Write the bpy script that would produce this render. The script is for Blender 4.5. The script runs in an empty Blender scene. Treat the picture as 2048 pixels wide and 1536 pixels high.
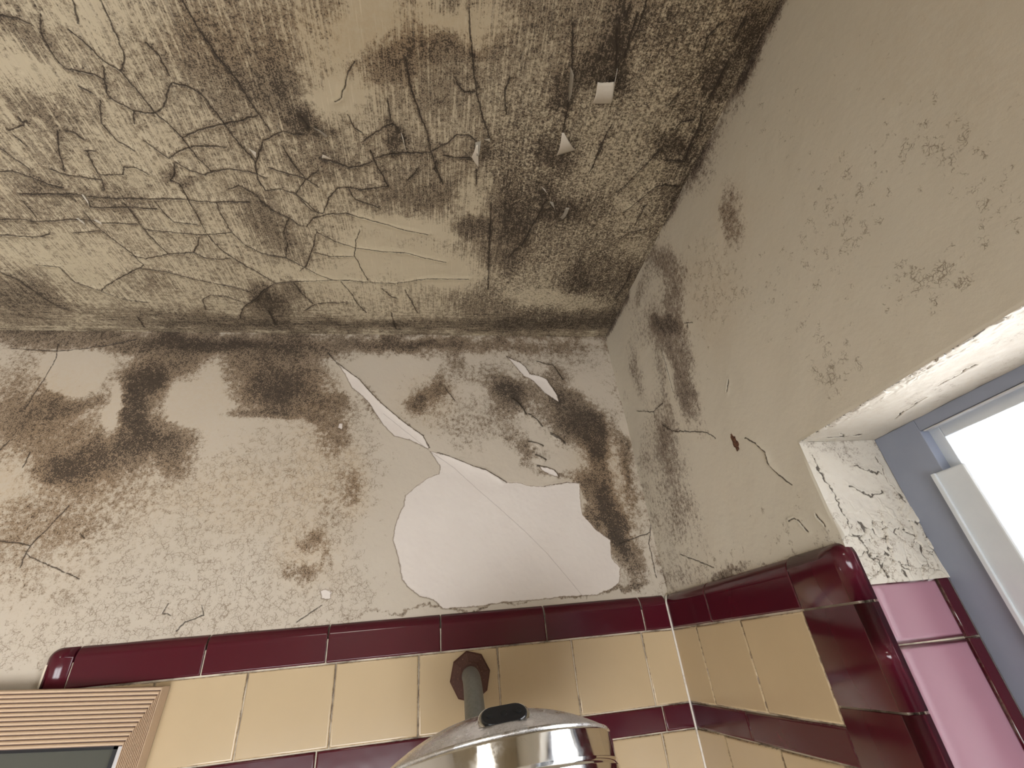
import bpy, bmesh, math, random
import numpy as np
from mathutils import Vector, Matrix
C = bpy.context.scene.collection
S = bpy.context.scene

# ---------------------------------------------------------------- camera, sky, light, exposure
Z0 = 1.90                      # height of the lower edge of the maroon cap tiles
ZC = Z0 + 0.5611               # ceiling
YB = 0.010                     # plaster plane of the back wall (tile faces stand at y=0)
XR = 0.010                     # plaster plane of the window wall (tile faces stand at x=0)
XL, YF = -1.75, -2.10          # left wall, front wall (behind the camera)
cam = bpy.data.cameras.new('camera'); co = bpy.data.objects.new('camera', cam); C.objects.link(co)
cam.sensor_width = 36; cam.lens = 908.75/2048*36; cam.clip_start = .01
co.location = (-.35373, -.74517, Z0-.0116)
co.rotation_euler = (2.10809, .08992, -.13882)
S.camera = co
S.view_settings.view_transform = 'Standard'; S.view_settings.look = 'None'
S.view_settings.gamma = 1; S.view_settings.use_curve_mapping = False
S.view_settings.exposure = 1.45
W = bpy.data.worlds.new('overcast_sky'); S.world = W; W.use_nodes = True
bg = W.node_tree.nodes['Background']; bg.inputs[0].default_value = (.97, .98, 1, 1); bg.inputs[1].default_value = 5.0

def area(name, loc, rot, sx, sy, power, col, portal=False):
    l = bpy.data.lights.new(name, 'AREA'); l.shape = 'RECTANGLE'; l.size = sx; l.size_y = sy
    l.energy = power; l.color = col
    if portal: l.cycles.is_portal = True
    o = bpy.data.objects.new(name, l); C.objects.link(o); o.location = loc; o.rotation_euler = rot
    return o
# window opening in the right wall: y -1.05..-.364, z 1.30..2.047
WY0, WY1, WZ0, WZ1 = -1.05, -.364, 1.30, Z0+.1472
area('window_portal', (.13, (WY0+WY1)/2, (WZ0+WZ1)/2), (0, math.radians(90), 0), WZ1-WZ0, WY1-WY0, 1, (1,1,1), True)
# second bathroom window, low in the front wall behind the camera
FX0, FX1, FZ0, FZ1 = -1.55, -.25, .35, 1.48
area('front_window_portal', ((FX0+FX1)/2, YF-.04, (FZ0+FZ1)/2), (math.radians(90), 0, 0), FX1-FX0, FZ1-FZ0, 1, (1,1,1), True)
# added fill light under the ceiling, behind the camera; no real fixture
area('ceiling_fill_light', (-.75, -1.75, ZC-.06), (math.radians(10), 0, 0), .30, .30, 2.0, (1, .93, .82))

# traced features, metres on each surface (ceiling x,y / back wall x,z / right wall y,z)
BACK_BARE=[[(-.3655,2.2073),(-.348,2.1792),(-.3497,2.1641),(-.3685,2.1583),(-.3838,2.1475),(-.4046,2.1294),(-.4071,2.114),(-.4179,2.0876),(-.4225,2.059),(-.413,2.0334),(-.4064,2.0009),(-.3951,1.9871),(-.3785,1.9745),(-.3595,1.9692),(-.3459,1.9557),(-.302,1.9547),(-.2541,1.9574),(-.1965,1.9568),(-.1668,1.9585),(-.107,1.9566),(-.0809,1.9641),(-.0668,1.9713),(-.0604,1.9932),(-.0715,2.0083),(-.0685,2.0376),(-.0908,2.0572),(-.109,2.0832),(-.1079,2.1089),(-.1044,2.1388),(-.1298,2.1399),(-.1675,2.1348),(-.1938,2.136),(-.216,2.1436),(-.2355,2.1444),(-.2478,2.1533),(-.2696,2.1677),(-.292,2.1754),(-.3142,2.1865),(-.3334,2.1958),(-.3526,2.2034)],[(-.5396,2.393),(-.5247,2.3783),(-.4958,2.3534),(-.4738,2.3251),(-.4526,2.3014),(-.4117,2.2627),(-.3786,2.2362),(-.3671,2.2144),(-.3687,2.2116),(-.3978,2.2278),(-.4269,2.2375),(-.4471,2.2598),(-.4613,2.2824),(-.4758,2.3056),(-.4936,2.3253),(-.5078,2.3374),(-.5219,2.3658)],[(-.2116,2.4084),(-.2021,2.4012),(-.1868,2.3929),(-.1759,2.3811),(-.1697,2.3647),(-.1502,2.36),(-.1371,2.3531),(-.1292,2.3371),(-.1201,2.3168),(-.1184,2.3015),(-.1289,2.3103),(-.1449,2.3238),(-.153,2.3372),(-.1633,2.3509),(-.1819,2.3624),(-.1904,2.3764),(-.2009,2.3929)],[(-.1735,2.1709),(-.1614,2.1677),(-.1479,2.1617),(-.1404,2.1514),(-.1475,2.1517),(-.1576,2.1557),(-.1691,2.1634)],[(-.5228,1.9931),(-.5148,1.9952),(-.5059,1.9905),(-.5063,1.9812),(-.5145,1.9805),(-.5189,1.9835)],[(-.5233,2.2639),(-.5166,2.2637),(-.5171,2.2521),(-.5242,2.2561)]]
BACK_BLOBS=[(-.6167,2.3187,203,99,837,.4),(-.9511,2.4365,21,100,2567,.55),(-.6118,2.4345,14,64,1804,.6),(-.2233,2.4386,26,98,3121,.5),(-.636,2.361,152,35,245,.85),(-.6359,2.2838,220,879,10608,.5),(-.8152,2.3827,122,-34,315,.7),(-.8441,2.3165,662,142,331,.75),(-.8416,2.2691,2045,609,507,.5),(-1.0353,2.319,513,113,126,.45),(-.9499,2.3103,584,-119,2091,.7),(-.9373,2.2448,226,194,442,.6),(-.9244,2.1901,1496,1372,3189,.45),(-.8464,2.2248,277,-251,731,.5),(-.7746,2.2269,884,272,732,.65),(-.8686,2.1446,107,-58,255,.3),(-.9223,2.0825,120,57,195,.25),(-.968,2.3724,591,2,610,-.7),(-.8813,2.3026,6855,1274,551,-.7),(-.7664,2.3155,385,-29,448,-.7),(-.7567,2.3774,1635,372,1045,-.4),(-.5319,2.2819,688,83,633,.45),(-.531,2.2334,1146,157,1271,.45),(-.4953,2.1559,4002,402,1214,.45),(-.518,2.1115,1876,33,638,.25),(-.6061,2.1733,226,7,261,.14),(-.5401,2.0649,3317,639,3790,.6),(-.5544,2.0227,1752,982,4353,.6),(-.5136,2.0355,9910,1218,2277,.3),(-.327,2.3771,1671,-412,424,.35),(-.3655,2.3265,1376,-716,1729,.55),(-.3911,2.3053,2956,-66,1880,.55),(-.2447,2.3537,503,476,1327,.45),(-.2236,2.3084,916,-68,644,.55),(-.1821,2.3303,656,4,640,.5),(-.3018,2.2671,347,36,360,.28),(-.2028,2.2241,1120,922,1794,.4),(-.0907,2.2681,309,28,406,1.0),(-.12,2.3413,1955,-274,677,.5),(-.0626,2.2305,1123,-92,457,.7),(-.0615,2.1851,2649,-116,432,.5),(-.084,2.1023,2310,333,374,.8),(-.0524,2.0704,3502,474,487,.85),(-.0449,2.0047,1842,194,517,.55),(-.0495,2.1051,1203,148,190,.3),(-.0099,2.1983,5098,-290,175,.4),(-.0088,2.1398,5462,-324,202,.35),(-.122,2.4016,73,-14,1122,.28),(-.4246,2.4365,107,-45,4611,.35),(-.1543,2.1644,982,2212,10542,.5),(-.1961,2.1993,7239,-2812,2435,.4),(-.1005,1.9633,182,-111,30272,.6),(-.4745,2.3222,4494,2713,1989,.4),(-.4182,2.2546,3748,2918,3001,.3),(-.4412,2.3772,235,11,591,-.3),(-.3206,1.9589,46,-292,135930,.5)]
BACK_CRACKS=[[(-.559,2.4165),(-.5396,2.393),(-.5247,2.3783)],[(-.2388,2.1446),(-.2478,2.1533),(-.2696,2.1677),(-.292,2.1754)],[(-.1044,2.1388),(-.1298,2.1399),(-.1675,2.1348)],[(-.0537,2.0307),(.0032,2.0456)],[(.0144,2.1303),(.0129,2.0964),(.0097,2.0578),(-.0015,2.0275),(-.0023,1.975)],[(-.3378,2.338),(-.3192,2.3073)],[(-.1439,2.2337),(-.1183,2.2142)],[(-.9616,2.0899),(-.9392,2.0866),(-.9201,2.0814),(-.909,2.1031),(-.8927,2.1378)],[(-.9201,2.0814),(-.9221,2.0702),(-.9211,2.0517)],[(-.9221,2.0702),(-.8959,2.0569),(-.8756,2.0475),(-.8553,2.0381),(-.8428,2.0327)],[(-.8636,2.093),(-.8551,2.0876)],[(-.6777,1.987),(-.6723,1.9734),(-.6946,1.9667),(-.7029,1.9568)],[(-.5168,1.9745),(-.5494,1.9548)],[(-.7209,1.9925),(-.7261,1.9799),(-.7145,1.9768)],[(-1.0138,2.4305),(-1.0061,2.4012),(-1.0073,2.365),(-1.0113,2.3381),(-1.0137,2.3012)],[(-.9763,2.1994),(-.976,2.225)],[(-1.0194,2.2296),(-1.013,2.2459)],[(-1.0813,2.4214),(-1.0084,2.4157),(-.9369,2.4291),(-.894,2.4427)]]
BACK_CRAZE=[(-.5752,2.1721,70,-1,87,.9),(-.5433,2.0446,244,47,242,.9),(-.6901,2.0266,38,22,185,.75),(-.6128,1.9689,50,-19,1512,1.0),(-.772,1.9816,90,86,758,.8),(-.5186,2.233,408,43,117,1.0),(-.7538,2.1469,121,-47,257,.8),(-.3748,2.3211,468,9,532,.7),(-.0004,2.059,729,-26,58,.8),(.0331,2.3645,230,-52,196,.5),(-.7908,1.9478,119,-4,3164,1.0),(-.4936,1.9789,583,126,917,.6),(-.3296,2.2475,234,188,559,.4),(-.8876,1.9507,534,387,2115,.8)]
BACK_HAIR=[[(-.3655,2.2073),(-.3242,2.1749),(-.2874,2.1368),(-.243,2.0933),(-.2088,2.0579),(-.1788,2.0239),(-.1481,1.9826),(-.1286,1.9543)],[(-.4483,2.2822),(-.398,2.2367),(-.3655,2.2073)]]
BACK_RIDGES=[[(-.5396,2.393),(-.5247,2.3783),(-.4958,2.3534),(-.4738,2.3251),(-.4526,2.3014),(-.4117,2.2627),(-.3786,2.2362),(-.3671,2.2144)],[(-.3526,2.2034),(-.3334,2.1958),(-.3142,2.1865),(-.292,2.1754),(-.2696,2.1677),(-.2478,2.1533),(-.2355,2.1444)],[(-.2116,2.4084),(-.2021,2.4012),(-.1868,2.3929),(-.1759,2.3811),(-.1697,2.3647),(-.1502,2.36),(-.1371,2.3531),(-.1292,2.3371),(-.1201,2.3168),(-.1184,2.3015)],[(-.1497,2.3978),(-.1363,2.3906),(-.1184,2.3858),(-.1105,2.3692),(-.1026,2.354)],[(-.2084,2.3113),(-.1965,2.2961),(-.1852,2.277)],[(-.1795,2.2769),(-.1677,2.2642),(-.1579,2.2517)],[(-.1429,2.2372),(-.1296,2.2249),(-.1196,2.2167)],[(-.1858,2.2205),(-.1717,2.2153),(-.1612,2.2111)],[(-.1762,2.1934),(-.1593,2.1834)],[(-.1768,2.1729),(-.1613,2.1686),(-.1478,2.1626),(-.1404,2.1514)]]
BACK_YEL=[(-.9631,2.1876,138,55,54,.8),(-.8421,2.3363,35,11,85,.5),(-.6351,2.3556,114,19,139,.4),(-.0559,2.1418,303,-1,100,1.0),(-.5433,2.2337,416,50,84,.6),(-.5433,2.0446,549,105,544,1.0),(-.3747,2.3104,329,7,349,.7),(-.6075,2.1819,118,27,213,.5),(-.5994,2.1316,46,28,430,.3),(-.8334,2.1824,52,23,191,.5),(-.4956,2.1602,1768,171,389,.8),(-.778,2.1098,25,19,226,.3),(-.2233,2.4386,10,-17,1541,.4)]
CEIL_BLOBS=[(-.1223,-.4351,44,-10,41,.1),(-.2125,-.3051,139,-20,67,.07),(-.0637,-.552,197,-43,611,.15),(-.3875,-.3499,79,21,218,.1),(-.1038,-.1611,57,-12,79,.05),(-.894,-.2586,207,163,518,.08),(-.7672,-.4787,1356,303,3423,.3),(-.7741,-.4421,936,-550,1282,-.4),(-.7732,-.4066,608,166,1092,.35),(-.6835,-.504,1603,255,664,-.22),(-.5908,-.4927,1322,-59,461,.25),(-.5884,-.4346,1283,-157,223,.18),(-.5248,-.4539,848,77,585,.45),(-.5277,-.5123,1276,549,1664,.2),(-.4573,-.5282,1284,918,6472,.2),(-.4187,-.5259,1366,-85,1304,-.5),(-.443,-.4965,2387,499,1320,-.3),(-.46,-.4411,903,1094,4196,-.45),(-.4814,-.458,3902,1023,2442,-.2),(-.3191,-.5299,578,-65,3456,-.5),(-.353,-.5071,283,394,3857,.38),(-.4069,-.493,2247,332,1208,.25),(-.4997,-.4114,2232,-373,4747,.6),(-.3532,-.4783,230,101,1022,.22),(-.2154,-.5408,142,111,1364,.15),(-.198,-.4769,4537,-1000,1540,.55),(-.1609,-.5023,1344,-252,1905,.65),(-.15,-.5288,7187,-2484,1564,.6),(-.1866,-.3881,1267,-176,1509,.6),(-.1718,-.26,82,47,247,.2),(-.234,-.2945,1293,-166,359,.45),(-.1378,-.3191,337,7,1430,.3),(-.1061,-.4091,306,-95,202,-.06),(-.0303,-.4626,1523,-232,389,.35),(-.0129,-.5058,3828,-847,1918,.6),(-.0032,-.5583,2824,-592,931,.5),(-.0943,-.5535,303,0,1372,.1),(-.039,-.4218,1345,-875,2668,.5),(-.0455,-.1637,169,-44,258,.5),(-.1005,-.1483,1410,-54,427,.4),(-.326,-.0219,11,67,2725,.45),(-.126,-.0462,65,9,820,.55),(-.6069,-.0255,21,87,3111,.25),(-.3247,-.1573,185,-99,573,-.5),(-.3074,-.3159,2504,661,610,-.45),(-.3011,-.2715,1446,-397,1862,.6),(-.4068,-.2629,195,-363,3371,-.35),(-.4266,-.2036,163,37,432,-.2),(-.578,-.1456,255,145,1838,-.3),(-.504,-.1056,98,63,1223,-.1),(-.5971,-.2526,1175,-156,350,.4),(-.6215,-.101,605,196,829,.45),(-.6484,-.1186,1788,618,1848,.3),(-.8219,-.1287,605,1,1340,.35),(-.8941,-.1682,97,-59,449,-.2),(-.8324,-.0338,72,-206,1732,.35),(-1.022,-.0733,322,175,340,.5),(-.7925,-.3584,324,51,1347,.1),(-.7325,-.3506,283,-79,609,-.12),(-.5012,-.3627,743,281,1624,.35),(-.4024,-.3992,10307,1126,4147,.7),(-.3994,-.3709,306,121,1250,.15),(-.2952,-.3934,1451,80,2332,.3),(-.3752,-.3153,261,162,2150,.35),(-.2646,-.3594,320,-1,475,.15),(-.2463,-.2022,519,29,133,.35),(-.2722,-.1009,317,-4,579,.35),(-.1485,-.1055,356,-367,1658,-.45),(-.0779,-.1009,748,-1224,3773,-.4),(-.0676,-.324,2436,-2092,13891,-.5),(-.0444,-.4485,2298,-1352,10479,-.4),(.0158,-.2445,549,-665,3730,-.3),(-.7797,-.2824,518,-174,2693,.25),(-.8552,-.2922,1417,13,5729,.3),(-.6932,-.3263,7358,3867,9081,.4),(-.6714,-.3133,10771,5107,10912,.5),(-.2736,-.486,1134,244,318,-.05),(-.106,-.4968,984,-142,378,.05),(-.4927,-.1783,467,44,308,-.2),(.0,-.3551,1470,-103,485,.3),(.0113,-.05,528,-151,1235,.4),(-.6496,-.0602,1008,82,673,.5),(-.2005,-.342,7122,-1078,4847,.6),(-.1654,-.3037,1250,-88,3051,.5)]
CEIL_CRACKS=[[(-.7297,-.4961),(-.7365,-.4861),(-.7421,-.4719),(-.742,-.4576),(-.7386,-.4461),(-.7238,-.446),(-.7127,-.4431),(-.7078,-.4402)],[(-.6685,-.5135),(-.6697,-.495),(-.671,-.4812),(-.6722,-.4688),(-.6769,-.4598),(-.6862,-.4501)],[(-.694,-.5107),(-.6966,-.5014),(-.7003,-.4917)],[(-.6996,-.4532),(-.7075,-.4368),(-.7128,-.421),(-.7038,-.4145),(-.6937,-.4071),(-.6726,-.4072),(-.6615,-.4133),(-.6513,-.4255),(-.6449,-.4369),(-.6386,-.4434)],[(-.6969,-.46),(-.684,-.4481),(-.6798,-.4348),(-.6754,-.4208),(-.6726,-.4072),(-.6633,-.3962),(-.6555,-.3804),(-.6534,-.3676)],[(-.694,-.4066),(-.7015,-.3915)],[(-.6386,-.4434),(-.6248,-.4412),(-.614,-.4339),(-.6063,-.4171),(-.6001,-.4005),(-.5969,-.3883),(-.5914,-.3743),(-.5846,-.3628),(-.5815,-.3537)],[(-.6555,-.3804),(-.6306,-.3923),(-.6079,-.3998),(-.5802,-.4076),(-.5604,-.4147)],[(-.5949,-.5214),(-.5878,-.4938),(-.5803,-.4738),(-.5698,-.4524),(-.5617,-.4263),(-.5506,-.3965)],[(-.6827,-.3502),(-.6659,-.3621),(-.6474,-.3696),(-.626,-.372),(-.6107,-.3712)],[(-.5815,-.3537),(-.5693,-.3732),(-.5634,-.384),(-.5373,-.3977),(-.5169,-.3952)],[(-.5815,-.3537),(-.5866,-.3305),(-.5823,-.3119),(-.5595,-.3153),(-.5434,-.3093)],[(-.6534,-.3676),(-.6484,-.3545),(-.6396,-.3363)],[(-.6781,-.346),(-.6667,-.3358),(-.6504,-.3296),(-.6366,-.3372),(-.6189,-.3412),(-.5976,-.3396),(-.5859,-.3373),(-.575,-.3314)],[(-.6802,-.3442),(-.6859,-.3295),(-.6954,-.3189),(-.6865,-.3145),(-.6864,-.2954),(-.6857,-.2696),(-.6868,-.2335),(-.6803,-.2056),(-.6631,-.1809),(-.6458,-.1621),(-.6198,-.1318)],[(-.7014,-.3722),(-.6923,-.3599),(-.6827,-.3502)],[(-.7727,-.3533),(-.7756,-.3351),(-.7779,-.3126),(-.7828,-.2989)],[(-.8881,-.3169),(-.8727,-.3181),(-.8574,-.3114),(-.8439,-.301),(-.8299,-.2987)],[(-.8291,-.3246),(-.8175,-.3192),(-.8062,-.3169),(-.7895,-.315),(-.7779,-.3126)],[(-.7742,-.3194),(-.749,-.323),(-.7416,-.3347),(-.7277,-.3342),(-.7177,-.3254)],[(-.8878,-.2843),(-.8581,-.2865),(-.8254,-.2889),(-.8154,-.2879),(-.8138,-.2792),(-.8163,-.27),(-.8017,-.2692),(-.7693,-.2733),(-.7335,-.272)],[(-.8082,-.2866),(-.7738,-.2856),(-.7398,-.288),(-.6996,-.2909),(-.672,-.2892),(-.6521,-.2888),(-.6108,-.2906)],[(-.9406,-.2412),(-.9155,-.2428),(-.9011,-.24),(-.8755,-.2416),(-.8501,-.2471),(-.8281,-.2466),(-.8187,-.2434),(-.7904,-.2432),(-.767,-.2439)],[(-.9605,-.2126),(-.934,-.2109),(-.9111,-.2115),(-.8954,-.2186)],[(-.8632,-.2226),(-.8398,-.2261),(-.8267,-.2289)],[(-.8286,-.2581),(-.828,-.2369),(-.818,-.2128),(-.8072,-.1871),(-.8031,-.164),(-.8117,-.1563)],[(-.7706,-.2786),(-.7674,-.2603),(-.7676,-.2367),(-.7647,-.2117),(-.7573,-.1876)],[(-.7301,-.2851),(-.7273,-.2668),(-.7226,-.2516),(-.6917,-.2476)],[(-.7656,-.2348),(-.7319,-.2307),(-.6885,-.2291),(-.6518,-.2365)],[(-.8116,-.1846),(-.794,-.1764),(-.7573,-.1876),(-.7197,-.1943),(-.7066,-.2107),(-.6997,-.2242)],[(-.7197,-.1943),(-.7081,-.1833),(-.6894,-.1809),(-.6715,-.1852)],[(-.6521,-.2888),(-.654,-.264),(-.6505,-.2357),(-.6394,-.2124),(-.6213,-.1974),(-.5997,-.1914),(-.5884,-.1897),(-.5654,-.1711),(-.5461,-.154),(-.523,-.1416)],[(-.5884,-.1897),(-.5785,-.2182),(-.5761,-.2445),(-.5625,-.27)],[(-.5948,-.2947),(-.5841,-.2803),(-.563,-.268),(-.5507,-.2545)],[(-.5434,-.3093),(-.5264,-.3317),(-.5069,-.3484)],[(-.5677,-.3468),(-.5471,-.3403),(-.5256,-.3352),(-.5108,-.3225)],[(-.5425,-.3784),(-.5351,-.3543),(-.5256,-.3352)],[(-.5434,-.3093),(-.5344,-.2971),(-.52,-.2788)],[(-.8133,-.1563),(-.8361,-.1428),(-.8641,-.1263),(-.8974,-.101)],[(-.8133,-.1563),(-.7806,-.1505),(-.7409,-.1344),(-.7042,-.1227),(-.6663,-.1088)],[(-.9231,-.1185),(-.8974,-.101),(-.8738,-.0826),(-.8395,-.0752)],[(-.7495,-.0872),(-.7312,-.0977),(-.7072,-.0946),(-.6837,-.0778)],[(-.7495,-.0872),(-.7548,-.0602)],[(-.707,-.0364),(-.6935,-.0653),(-.6602,-.0935),(-.6429,-.1143),(-.6198,-.1318),(-.5713,-.1383),(-.4981,-.1438)],[(-.5907,-.1331),(-.5827,-.1053),(-.5696,-.0788)],[(-.5889,-.0625),(-.5696,-.0788),(-.5452,-.084),(-.5074,-.0841)],[(-.7894,-.3771),(-.7995,-.3568),(-.8083,-.3385),(-.8132,-.3243)],[(-.7796,-.3779),(-.7715,-.3759),(-.7666,-.3681)],[(-.8196,-.3901),(-.8203,-.3823),(-.8137,-.3855)],[(-.8403,-.3726),(-.8288,-.3763),(-.82,-.381)],[(-.7356,-.4295),(-.7276,-.4244)],[(-.7231,-.4164),(-.7367,-.3897),(-.7303,-.3683),(-.7185,-.3578)],[(-.7752,-.3531),(-.7628,-.3535)],[(-.8753,-.0347),(-.8787,-.0055)],[(-.767,-.4912),(-.7555,-.4915),(-.7451,-.487)],[(-.7128,-.4857),(-.7071,-.4784),(-.7008,-.468),(-.6969,-.46)],[(-.6458,-.4817),(-.6387,-.47),(-.6378,-.4504)],[(-.5954,-.302),(-.5996,-.3071),(-.6136,-.3166),(-.6286,-.3102)],[(-1.0114,-.1393),(-.9971,-.1203),(-.9924,-.0891),(-.9836,-.0614),(-.9702,-.0501)],[(-.9522,-.1564),(-.9241,-.1531),(-.9231,-.1185)],[(-.6514,-.0605),(-.6509,-.0213)],[(-.8662,-.3484),(-.8597,-.3373),(-.8524,-.3228)],[(-.8394,-.3673),(-.8345,-.3539)],[(-.8924,-.2736),(-.8932,-.2481)],[(-.3188,-.5457),(-.3166,-.5281),(-.3129,-.5072),(-.3087,-.4824),(-.3047,-.463),(-.296,-.4399),(-.2886,-.4208),(-.2849,-.4122)],[(-.3847,-.4911),(-.3822,-.4681),(-.3766,-.4486),(-.368,-.4252),(-.3628,-.4085),(-.3588,-.3876),(-.3515,-.3623),(-.3437,-.3421)],[(-.4455,-.391),(-.4302,-.4027),(-.4182,-.4123),(-.4039,-.4192),(-.399,-.4126)],[(-.4309,-.3722),(-.41,-.3796),(-.3925,-.3823),(-.372,-.384),(-.3603,-.3859)],[(-.4976,-.3637),(-.481,-.3618),(-.4649,-.355),(-.4467,-.3607),(-.4329,-.3673)],[(-.4355,-.3812),(-.4305,-.3626),(-.4221,-.3431),(-.4187,-.3311)],[(-.4187,-.3311),(-.436,-.3262),(-.4547,-.3231),(-.4756,-.3251)],[(-.3603,-.3859),(-.3398,-.3985),(-.3257,-.4117),(-.3113,-.4129),(-.3021,-.4062)],[(-.3426,-.3826),(-.3246,-.3809),(-.308,-.3822)],[(-.3758,-.3603),(-.3853,-.3494),(-.3918,-.342)],[(-.3515,-.3755),(-.3546,-.362),(-.3453,-.3455)],[(-.4401,-.4834),(-.4476,-.4735),(-.4537,-.4588),(-.4613,-.4432),(-.4697,-.4386)],[(-.4081,-.4482),(-.408,-.4352),(-.4064,-.4218)],[(-.5019,-.305),(-.4847,-.3244),(-.4726,-.3253),(-.4661,-.3076),(-.4332,-.2946)],[(-.5407,-.3004),(-.5292,-.2841),(-.5147,-.2792),(-.5003,-.3051)],[(-.542,-.2551),(-.5291,-.2703),(-.5086,-.2784),(-.4828,-.2813),(-.4551,-.2731),(-.4264,-.2646),(-.4001,-.2555),(-.3658,-.2488)],[(-.5297,-.2453),(-.541,-.2158),(-.5601,-.1764),(-.5744,-.1605)],[(-.5297,-.2453),(-.5257,-.2412),(-.5052,-.227),(-.4796,-.217),(-.4454,-.2118),(-.4028,-.2094),(-.3741,-.2011),(-.3368,-.193)],[(-.5436,-.204),(-.5177,-.1959),(-.4824,-.1978)],[(-.4662,-.2514),(-.4761,-.2287),(-.482,-.2002),(-.4755,-.1705),(-.4678,-.1441)],[(-.5348,-.1438),(-.4834,-.1406),(-.4227,-.1377),(-.3676,-.1531),(-.2965,-.1546)],[(-.5135,-.1393),(-.4995,-.1085),(-.4952,-.0845),(-.4825,-.0594)],[(-.4081,-.121),(-.3975,-.0942),(-.3884,-.0624)],[(-.447,-.1253),(-.4331,-.1052),(-.4215,-.0995)],[(-.4369,-.0609),(-.4322,-.0126)],[(-.208,-.5435),(-.1969,-.5005)],[(-.1915,-.4631),(-.1919,-.4409),(-.1892,-.4235)],[(-.2977,-.3665),(-.296,-.3421)],[(-.3279,-.4733),(-.3195,-.4629),(-.3076,-.4653)],[(-.2679,-.4839),(-.2713,-.4687),(-.2666,-.4426)],[(-.2717,-.3097),(-.2693,-.2681),(-.2667,-.2218),(-.26,-.1301)],[(-.4565,-.4254),(-.4511,-.4094),(-.4437,-.4044)],[(-.1323,-.4253),(-.1337,-.3997),(-.1386,-.372)],[(-.1583,-.5446),(-.1446,-.5056)],[(-.1402,-.5589),(-.1407,-.5178)],[(-.5051,-.4047),(-.5117,-.4205)],[(-.0504,-.4146),(-.0575,-.4012),(-.0675,-.3826),(-.077,-.3609),(-.0873,-.3455)],[(.0009,-.3618),(-.0182,-.3629),(-.0324,-.3581),(-.0426,-.3437),(-.054,-.3248),(-.0654,-.3106)],[(-.1345,-.5713),(-.1344,-.5547),(-.1364,-.5382)],[(-.1508,-.5671),(-.1513,-.5555)],[(-.016,-.4685),(-.0114,-.452),(-.0108,-.422),(-.0067,-.4009),(-.0355,-.4008)],[(-.019,-.5655),(-.0212,-.5487)],[(-.0139,-.5242),(-.0158,-.4793)],[(-.0487,-.5328),(-.0526,-.5469),(-.0432,-.5616)],[(-.1291,-.4416),(-.1347,-.4157),(-.136,-.3794)],[(-.0587,-.4858),(-.0637,-.4714)],[(-.0241,-.4566),(-.037,-.4536),(-.0425,-.4435)],[(-.0521,-.2581),(-.0445,-.2728),(-.0136,-.2824)],[(-.0375,-.2883),(-.0359,-.3262)],[(-.0067,-.1908),(-.0045,-.1591),(-.0121,-.1177)],[(-.1912,-.3241),(-.206,-.2678),(-.2131,-.2368)],[(-.2173,-.2366),(-.2322,-.2086)]]
CEIL_FLECK=[(-.1012,-.3034,47,-13,33,1.0),(-.0531,-.5075,186,-17,99,.9),(-.2356,-.3984,342,-39,214,.45),(-.1417,-.1197,48,-4,149,.7)]
CEIL_YEL=[(-.5501,-.5013,208,153,846,.5),(-.4315,-.5047,271,71,335,.7),(-.3373,-.5235,266,137,1366,.6),(-.0145,-.571,775,-345,1673,.3)]
RIGHT_BLOBS=[(-.2004,2.2593,463,-10,164,.75),(-.2106,2.3204,3404,-3710,5025,.6),(-.2472,2.3206,1815,17,613,.5),(-.27,2.3718,1251,-363,637,.5),(-.2596,2.4152,1914,-792,1404,.3),(-.414,2.3322,3461,970,954,.6),(-.0771,2.3096,3285,201,283,.5),(-.1246,2.1663,722,19,233,.5),(-.2033,2.1696,1875,-488,705,.4),(-.0728,2.1625,568,-23,376,.3),(-.0886,2.0641,610,6,367,.45),(-.1385,2.028,2180,244,661,.25),(-.0101,2.096,1018,139,121,.15),(-.1592,2.3724,275,-38,388,.3),(.0066,1.9697,106,-314,4651,.45),(-.1586,1.9521,913,-1615,29531,.5),(-.1775,2.2368,4859,306,400,-.6),(-.4851,2.4723,728,-123,449,.4),(-.405,2.448,631,-193,749,.4),(-.1963,2.4322,135,10,2753,.3),(-.5224,2.4778,905,-73,837,.45),(-.5721,2.4779,1678,-120,992,.4),(-.2178,1.9487,93,-840,36012,.3),(-.3479,1.9497,2163,-2890,10787,.15)]
RIGHT_CRACKS=[[(-.1195,2.1875),(-.1432,2.164),(-.1844,2.1445),(-.2248,2.1237),(-.2395,2.1085)],[(-.0441,2.2524),(-.0986,2.2215),(-.138,2.2175)],[(-.1023,2.2195),(-.1018,2.2111)],[(-.2577,2.2866),(-.2748,2.2738)],[(-.2635,2.2841),(-.2615,2.2751)],[(-.3018,2.1601),(-.2923,2.149)],[(-.1818,2.2954),(-.1759,2.2169)],[(-.0646,1.9961),(-.1084,1.9782),(-.1432,1.9642)],[(-.3081,1.9824),(-.3167,1.9829),(-.3209,1.9809),(-.3279,1.967)],[(-.3472,1.9782),(-.3516,1.9662)]]
RIGHT_CRAZE=[(-.5164,2.2044,608,-17,301,.55),(-.6004,2.1694,1235,-324,473,.6),(-.5336,2.0924,2026,-1018,1875,.8),(-.4382,2.0868,904,-275,1112,.75),(-.4284,2.1875,323,-40,239,.35),(-.2938,1.9818,479,-120,1569,.5),(-.3384,2.2955,295,-47,209,.7),(-.5887,2.0993,3230,198,1627,.5),(-.0191,2.0112,113,44,157,.8),(-.1599,1.9641,228,-171,1715,.6),(-.5138,2.3541,549,-64,187,.3),(-.6062,2.287,863,-225,193,.2),(-.241,2.206,219,49,166,.2)]
RIGHT_RIDGES=[[(-.2928,2.0843),(-.3072,2.0706),(-.3154,2.0559),(-.3127,2.0448),(-.3198,2.0303),(-.332,2.0135)]]
RIGHT_YEL=[(-.3227,2.292,248,-21,176,.8),(-.4153,2.3306,986,-100,505,.6),(-.6376,2.2303,509,-98,113,.5)]
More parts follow.
